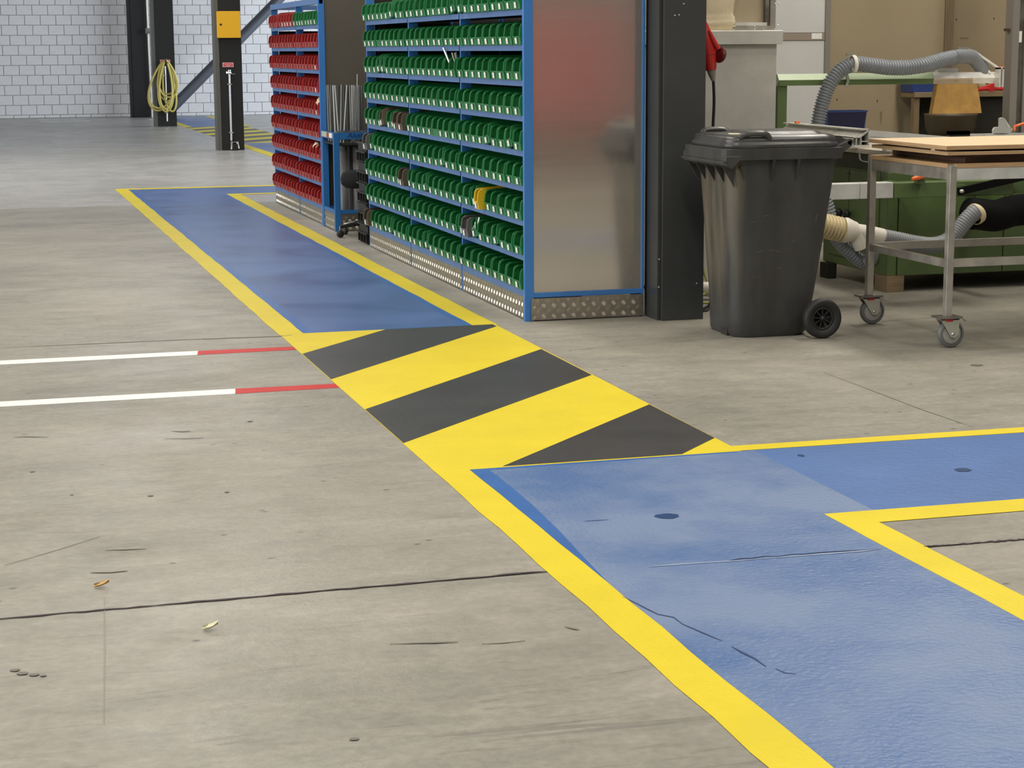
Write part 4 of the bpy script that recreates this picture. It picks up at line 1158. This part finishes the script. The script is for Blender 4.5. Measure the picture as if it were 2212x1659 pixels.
# overarm
ov = thing('overarm_guard', (5.325, 12.0, 0), 'green overarm carrying the saw hood and the grey suction hose', 'saw guard')
OY = 12.0
B('post', 'saw_green', ov, 5.293, 5.362, OY-.03, OY+.04, 0, 1.26, bevel=.003)
def beam_sec(x):
    return [Vector((x, OY-.035, 1.255)), Vector((x, OY-.052, 1.278)), Vector((x, OY-.02, 1.318)), Vector((x, OY+.035, 1.318)), Vector((x, OY+.05, 1.278)), Vector((x, OY+.035, 1.24)), Vector((x, OY-.03, 1.24))]
MB().loft([beam_sec(5.29), beam_sec(6.45)], True, True, False).build('beam', 'saw_green_light', ov)  # green lightened to paint overhead light onto the upper facet
B('beam_shade_strip', 'saw_green', ov, 5.292, 6.445, OY-.0525, OY-.03, 1.241, 1.276)  # darker green strip: shade painted on the lower facet
MB().loft([beam_sec(6.452), beam_sec(6.96)], True, True, False).build('beam_end', 'alu_bright', ov)
p0, p1 = at_y(2153, 146, OY-.06), at_y(2153, 188, OY-.06)
B('end_bracket', 'alu_bright', ov, p0.x, p0.x+.012, OY-.10, OY-.04, p1.z, p0.z)
B('end_bracket', 'alu_bright', ov, p0.x+.024, p0.x+.036, OY-.10, OY-.04, p1.z, p0.z)
B('end_bracket', 'alu_bright', ov, p0.x, p0.x+.036, OY-.10, OY-.04, p0.z-.01, p0.z+.004)
MB().tube([at_y(2105, 112, OY-.02), at_y(2158, 148, OY-.05)], .009, 8).build('stay', 'alu_bright', ov)
MB().tube([at_y(2121, 138, OY+.0), at_y(2138, 158, OY-.03)], .012, 8).build('stay', 'alu_bright', ov)
# leather-coloured hood under the arm
h0 = [at_y(2022, 183, OY-.075), at_y(2117, 181, OY-.075)]
h1 = [at_y(2014, 246, OY-.12), at_y(2122, 241, OY-.12)]
def hsec(a, b, dy, z, ya):
    n = 7
    fr = [Vector((a+(b-a)*k/n, ya-.012*math.sin(PI*k/n), z)) for k in range(n+1)]
    bk = [Vector((b-(b-a)*k/n, ya+dy, z)) for k in range(n+1)]
    return fr+bk
MB().loft([hsec(h1[0].x, h1[1].x-.005, .05, h1[0].z, OY-.12), hsec((h0[0].x+h1[0].x)/2+.003, (h0[1].x+h1[1].x)/2-.012, .05, (h0[0].z+h1[0].z)/2, OY-.10), hsec(h0[0].x+.012, h0[1].x-.025, .05, 1.2395, OY-.075)], True, True, False).build('hood', 'suede', ov)
# suction hose over the arm
HYp = OY-.125
hp = [at_y(x, y, HYp+dy) for x, y, dy in ((1764, 300, 0), (1768, 262, 0), (1776, 225, 0), (1789, 188, 0), (1807, 160, 0), (1826, 145, 0), (1848, 138, 0), (1880, 141, 0), (1920, 146, 0), (1960, 146, 0), (2000, 140, 0), (2035, 130, .04), (2062, 124, .08))]
path, rad = ribbed(hp, .053, .0195, .015)
ho = thing('suction_hose', (hp[0].x, HYp, .87), 'grey ribbed suction hose arching over the green overarm', 'hose')
MB().tube(path, rad, 18).build('ribbed_hose', 'hose_grey', ho)
sp = smooth_path([at_y(x, y, HYp+dy) for x, y, dy in ((2058, 125, .075), (2080, 121, .105), (2100, 124, .13), (2114, 136, .14), (2122, 150, .14), (2124, 157, .14))], 6)
MB().tube(sp, [.046+.006*min(1, i/6) for i in range(len(sp))], 18).build('elbow', 'hose_sleeve', ho)
bd = at_y(1843, 138, HYp)
MB().lathe([(.053, -.014), (.060, -.012), (.060, .012), (.053, .014)], bd, (1, 0, .05), 22).build('band', 'pvc_white', ho)
p = at_y(1834, 118, HYp-.02); MB().obox(p, (.02, 0, 0), (0, .012, 0), (0, 0, .008)).build('band_screw', 'zinc', ho)
p = at_y(1842, 150, HYp-.05); MB().obox(p, (.012, 0, 0), (0, .012, 0), (0, 0, .01)).build('band_screw', 'zinc', ho)
p = at_y(2082, 104, HYp); MB().obox(p, (.03, 0, 0), (0, .015, 0), (0, 0, .008)).build('band_screw', 'zinc', ho)
p = at_y(1829, 168, OY-.06)
MB().tube([(p.x-.01, OY-.07, p.z+.035), (p.x+.005, OY-.07, p.z-.02), (p.x-.01, OY-.07, p.z-.06)], .012, 8).build('bracket', 'zinc', ho)
tag(B('arm_controls', 'alu_matte', None, 6.50, 6.66, OY+.0, OY+.03, 1.3195, 1.345), 'small grey control plate sitting on the bright arm end', 'plate')
# riving stop and levers at the right
p = at_y(2165, 289, 10.55)
t = thing('angle_stop', (p.x, 10.55, .866), 'pale grey angle stop with an orange lever on the saw table', 'stop')
pl = [(2147, 290), (2146, 281), (2150, 275), (2160, 274), (2160, 256), (2165, 254), (2174, 262), (2182, 275), (2188, 277), (2187, 282), (2180, 290)]
MB().prism([at_y(x, y, 10.55) for x, y in pl], (0, .02, 0)).build('quadrant', 'alu_matte', t)
MB().prism([at_y(x, y, 10.548) for x, y in ((2168, 254), (2172, 258), (2183, 275), (2179, 276))], (0, .035, 0)).build('scale_edge', 'pvc_white', t)
MB().tube([at_y(2192, 282, 10.54), at_y(2192, 273, 10.54), at_y(2205, 269, 10.54), at_y(2222, 264, 10.54)], .009, 8).build('lever', 'orange', t)
MB().box(at_y(2085, 290, 10.55).x, at_y(2230, 290, 10.55).x, 10.55, 10.58, at_y(2100, 294, 10.55).z, at_y(2100, 289.5, 10.55).z).build('bar', 'alu_bright', t)
MB().box(p.x-.02, p.x+.02, 10.55, 10.58, .866, at_y(2100, 294, 10.55).z).build('foot', 'cast_iron', t)
p = at_y(2070, 288, 10.5)
mb = MB()
for k in range(7):
    mb.obox((p.x-.05+k*.017, 10.5, p.z-.004+.003*(k % 2)), (.012, 0, .010), (0, .012, 0), (-.002, 0, .003))
mb.box(p.x-.07, p.x+.07, 10.48, 10.52, .985, p.z-.008)
mb.box(p.x-.07, p.x+.07, 10.48, 10.52, .866, .985)
tag(mb.build('brush_strip', 'hub_black'), 'black bristly strip on the saw table behind the plywood', 'brush')

# ------------------------------------------------------------------ extraction pipes under the saw
EY = 10.02
ex = thing('extraction_hose', (5.2, EY, .1), 'white branch fitting joining cream and grey suction hoses below the saw', 'hose')
cp, crd = ribbed([at_y(x, y, EY) for x, y in ((1768, 484), (1790, 490), (1820, 497))], .074, .0225, .02)
MB().tube(cp, crd, 20).build('cream_hose', 'hose_cream', ex)
MB().lathe([(.072, -.012), (.074, .012), (.058, .055), (.054, .07)], at_y(1824, 497, EY), (1, -.05, -.12), 20).build('reducer', 'pvc_white', ex)
MB().tube([at_y(1836, 499, EY), at_y(1880, 506, EY), at_y(1906, 512, EY)], .049, 20).build('pipe', 'pvc_white', ex)
MB().tube([at_y(1850, 505, EY), at_y(1862, 535, EY)], [.05, .046], 18).build('branch', 'pvc_white', ex)
gp, grd = ribbed([at_y(x, y, EY) for x, y in ((1904, 512), (1940, 519), (1980, 527), (2015, 530), (2044, 522), (2065, 503), (2085, 478), (2100, 463), (2110, 456))], .050, .016, .005)
MB().tube(gp, grd, 18).build('grey_hose', 'hose_sleeve', ex)
g2, gr2 = ribbed([at_y(x, y, EY+.06) for x, y in ((1782, 430), (1790, 455), (1796, 490), (1810, 520), (1835, 545), (1858, 562), (1873, 570))], .042, .019, .008)
MB().tube(g2, gr2, 16).build('grey_hose', 'hose_grey', ex)
MB().tube(smooth_path([at_y(1868, 566, EY+.04), at_y(1880, 560, EY+.02), at_y(1884, 545, EY), at_y(1878, 532, EY)], 6), .040, 16).build('elbow', 'hose_sleeve', ex)
fc = at_y(2106, 464, EY+.02)
MB().lathe([(.054, -.02), (.060, -.012), (.060, .0), (.064, .004), (.064, .022), (.058, .03)], fc, (.75, .35, .35), 22).build('flange', 'hose_cream', ex)
bp = thing('black_duct', (6.0, 10.2, .35), 'fat black duct under the saw that takes the grey hose', 'duct')
MB().tube(smooth_path([at_y(2078, 462, EY+.10), at_y(2110, 462, EY+.12), at_y(2150, 466, EY+.14), at_y(2190, 455, EY+.16), at_y(2240, 452, EY+.16), at_y(2330, 452, EY+.18)], 5), [.02+.075*min(1, i/3) for i in range(26)], 22).build('duct', 'black_pipe', bp)

# ------------------------------------------------------------------ things behind the saw
p0, p1 = at_y(1786, 277, 12.1), at_y(1870, 238, 12.1)
t = thing('blue_crate', ((p0.x+p1.x)/2, 12.2, .866), 'dark blue plastic crate behind the sliding table', 'crate')
x0_, x1_, zt = p0.x, p1.x, p1.z
mb = MB()
mb.prism([(x0_+.02, 12.10, .866), (x1_-.02, 12.10, .866), (x1_, 12.09, zt-.012), (x0_, 12.09, zt-.012)], (0, .006, 0))
mb.prism([(x0_+.02, 12.20, .866), (x1_-.02, 12.20, .866), (x1_, 12.20, zt-.012), (x0_, 12.20, zt-.012)], (0, .006, 0))
mb.box(x0_+.02, x1_-.02, 12.10, 12.2, .866, .872)
mb.build('body', 'navy', t)
MB().prism([(x1_-.02, 12.10, .866), (x1_-.012, 12.10, .866), (x1_+.004, 12.09, zt-.012), (x1_-.004, 12.09, zt-.012)], (0, .115, 0)).prism([(x0_+.012, 12.10, .866), (x0_+.02, 12.10, .866), (x0_+.004, 12.09, zt-.012), (x0_-.004, 12.09, zt-.012)], (0, .115, 0)).build('side', 'navy_rim', t)
mb = MB()
for d in ((x0_-.006, x1_+.006, 12.08, 12.092), (x0_-.006, x1_+.006, 12.204, 12.216), (x0_-.006, x0_+.004, 12.092, 12.204), (x1_-.004, x1_+.006, 12.092, 12.204)):
    mb.box(*d, zt-.012, zt)
mb.build('rim', 'navy_rim', t)
# bench
BY = 13.27
t = thing('workbench', (7.7, 13.4, 0), 'brown workbench against the beige panel wall', 'workbench')
B('top', 'bench_brown', t, 6.99, 8.6, BY-.02, 13.475, 1.110, 1.150, bevel=.003)
B('leg', 'bench_brown', t, 7.0, 7.045, BY, BY+.05, 0, 1.11)
B('leg', 'grey_post', t, 7.475, 7.515, BY, BY+.05, 0, 1.11)
B('leg', 'bench_brown', t, 8.5, 8.55, BY, BY+.05, 0, 1.11)
B('shade_front', 'dark_recess', t, 7.52, 8.5, BY+.03, BY+.05, .05, 1.108)  # near-black sheet stands in for the shaded void under the bench top
B('shade_back', 'dark_recess', t, 7.16, 7.47, 13.45, 13.475, .3, 1.108)  # second sheet, shade under the bench put into its colour
# bowl on a dark stand
bc = at_y(2054, 250, 12.95)
tag(MB().box(bc.x-.14, bc.x+.14, 12.83, 13.07, 0, bc.z-.225).box(bc.x-.17, bc.x+.17, 12.80, 13.10, bc.z-.225, bc.z-.2005).build('bowl_stand', 'dark_recess'), 'dark stand under the brown bowl behind the saw', 'stand')
mb = MB().lathe([(.0, -.20), (.08, -.195), (.15, -.16), (.185, -.09), (.195, .0), (.20, .015), (.188, .015), (.18, -.08), (.14, -.15), (.0, -.185)], (bc.x, 12.95, bc.z), (0, 0, 1), 28)
tag(mb.build('bowl', 'bowl_brown'), 'large dark brown bowl behind the saw, in front of the workbench', 'bowl')
# things on the bench
z = 1.1505
t = thing('hand_clamp', (7.668, 13.290, z), 'red hand clamp lying on the workbench', 'clamp')
MB().tube(smooth_path([(7.544, 13.279, z+.014), (7.606, 13.279, z+.03), (7.678, 13.279, z+.05), (7.751, 13.290, z+.048), (7.797, 13.300, z+.03)], 5), .012, 8).build('upper_arm', 'red_enamel', t)
MB().tube(smooth_path([(7.534, 13.269, z+.013), (7.647, 13.269, z+.02), (7.720, 13.269, z+.018), (7.782, 13.279, z+.014)], 5), .013, 8).build('lower_arm', 'red_enamel', t)
MB().prism([(7.627, 13.248, z), (7.668, 13.248, z), (7.689, 13.248, z+.05), (7.647, 13.248, z+.055)], (0, .02, 0)).build('grip', 'red_enamel', t)
t = thing('paint_pot', (7.854, 13.331, z), 'small white pot with a dark lid band on the workbench', 'pot')
MB().lathe([(.0, .001), (.034, .001), (.036, .01), (.036, .10), (.034, .105), (.0, .105)], (7.854, 13.310, z), (0, 0, 1), 18).build('body', 'label_white', t)
MB().lathe([(.038, .095), (.038, .105), (.0, .11)], (7.854, 13.310, z), (0, 0, 1), 18).build('lid', 'zinc', t)
t = thing('tape_roll', (7.681, 13.415, z), 'cream roll standing behind the white pot on the workbench', 'roll')
MB().lathe([(.03, -.03), (.07, -.03), (.072, .0), (.07, .03), (.03, .03), (.03, -.03)], (7.691, 13.415, z+.073), (0, 1, 0), 20).build('roll', 'canvas', t)
t = thing('orange_tin', (7.833, 13.40, z), 'orange tin with a rim at the back of the workbench', 'tin')
MB().lathe([(.0, .001), (.045, .001), (.045, .175), (.052, .18), (.052, .19), (.0, .19)], (7.853, 13.40, z), (0, 0, 1), 18).build('body', 'orange', t)
t = thing('blue_tub', (6.980, 13.380, z), 'blue tub on the workbench behind the saw hood', 'tub')
MB().loft([rrect(7.081, 13.360, .10, .10, .02, z), rrect(7.081, 13.360, .115, .11, .02, z+.12)], True, False, False).build('body', 'navy_rim', t)
MB().loft([rrect(7.081, 13.360, .12, .115, .02, z+.115), rrect(7.081, 13.360, .12, .115, .02, z+.125)], True, True, False).build('rim', 'navy_rim', t)

# ------------------------------------------------------------------ trolley
TX0, TX1, TY0, TY1 = 4.684, 5.95, 8.48, 9.385
LW = .036
t = thing('trolley', ((TX0+TX1)/2, (TY0+TY1)/2, 0), 'bare steel trolley on castors loaded with plywood', 'trolley')
for x in (TX0, TX1-LW):
    for y in (TY0, TY1-LW):
        lg = B('leg', 'steel', t, x, x+LW, y, y+LW, .161, .915, bevel=.002)
        pl_ = B('mount_plate', 'steel_dull', t, x-.045, x+LW+.045, y-.03, y+LW+.03, .152, .161)
for y in (TY0, TY1-LW):
    B('apron', 'alu_matte' if y == TY0 else 'steel', t, TX0+LW, TX1-LW, y+.004, y+.03, .842, .900)
for x in (TX0, TX1-LW):
    B('apron', 'steel', t, x+.004, x+.03, TY0+LW, TY1-LW, .842, .900)
B('lower_rail', 'steel', t, TX0+LW, TX1-LW, TY0+.003, TY0+.033, .408, .448)
B('lower_rail', 'steel', t, TX0+LW, TX1-LW, TY1-.033, TY1-.003, .408, .448)
for x in (TX0+.003, TX1-.033):
    B('lower_rail', 'steel', t, x, x+.03, TY0+LW, TY1-LW, .405, .442)
B('top_board', 'ply_edge', t, TX0+.002, TX1-.002, TY0+LW, TY1-.002, .901, .922)
B('top_board', 'ply_edge', t, TX0+LW, TX1-LW, TY0+.002, TY0+LW-.002, .901, .922)
def castor(cx, cy):
    K = 1.15
    c = Vector((cx+.022, cy, .071))
    MB().lathe([(.024, .136), (.034, .136), (.034, .150), (.024, .152)], (cx, cy, 0), (0, 0, 1), 14).build('swivel', 'sign_red', t)
    fk = MB()
    for s_ in (-1, 1):
        fk.prism([(c.x+a*K, cy+s_*.024-.0015, b*K) for a, b in ((-.062, .128), (.03, .128), (.028, .06), (.012, .045), (-.008, .048), (-.045, .105))], (0, .003, 0))
    fk.box(c.x-.071, c.x+.035, cy-.0255, cy+.0255, .1425, .147)
    f_ = fk.build('fork', 'zinc', t)
    MB().prism([(c.x+a*K, cy-.02, b*K) for a, b in ((.02, .128), (.055, .125), (.075, .112), (.085, .122), (.05, .134))], (0, .04, 0)).build('brake', 'zinc', f_)
    MB().lathe([(.0, -.031), (.008, -.030), (.008, .030), (.0, .031)], (c.x, c.y, c.z), (0, 1, 0), 10).build('axle', 'chrome', f_)
    w_ = MB().lathe([(.056, -.018), (.063, -.018), (.069, -.011), (.0705, .0), (.069, .011), (.063, .018), (.056, .018), (.056, -.018)], c, (0, 1, 0), 30).build('tyre', 'caster_grey', t)
    MB().lathe([(.0, -.015), (.046, -.015), (.056, -.011), (.056, .011), (.046, .015), (.0, .015)], c, (0, 1, 0), 26).build('wheel_disc', 'caster_disc', w_)
for x in (TX0+LW/2, TX1-LW/2):
    for y in (TY0+LW/2, TY1-LW/2):
        castor(x, y)
# load
tag(B('timber_beam', 'dark_wood', None, 4.80, 5.9, 8.55, 9.33, .9225, .9645, bevel=.003), 'dark brown timber under the plywood on the trolley', 'timber')
def board(name, x0, x1, y0, y1, z0, z1, label, rot=0):
    cx, cy = (x0+x1)/2, (y0+y1)/2
    t = thing(name, (cx, cy, z0), label, 'plywood', 'plywood on the trolley')
    B('core', 'ply_edge', t, x0, x1, y0, y1, z0, z1-.001, bevel=.001)
    B('face', 'ply_face', t, x0+.001, x1-.001, y0+.001, y1-.001, z1-.0025, z1)
    return t
lo_ = board('plywood_board', 4.662, 5.95, 8.475, 9.30, .965, .982, 'lower plywood board on the trolley')
up_ = board('plywood_board', 4.652, 5.97, 8.47, 9.32, .992, 1.013, 'upper plywood board lying on top of the trolley stack')
tag(B('plywood_strip', 'ply_face', None, 4.67, 4.70, 8.62, 8.66, .9825, .9915), 'small pale spacer block between the two plywood boards', 'spacer')
tag(B('plywood_strip', 'ply_face', None, 5.6, 5.64, 8.6, 9.2, .9825, .9915), 'long pale spacer strip between the two boards, out at the right end', 'spacer')

# ------------------------------------------------------------------ red locker behind the camera, seen mirrored in the end panel
t = thing('red_locker', (8.7, -7.2, 0), 'tall red steel locker mirrored in the aluminium end panel', 'locker')
B('body', 'locker_red', t, 7.6, 9.55, -7.5, -6.9, .35, 2.15)
for x in (7.65, 8.3, 8.93):
    B('door', 'locker_red', t, x, x+.6, -6.9, -6.885, .4, 2.1)
B('plinth', 'dark_recess', t, 7.65, 9.5, -7.45, -6.95, 0, .35)
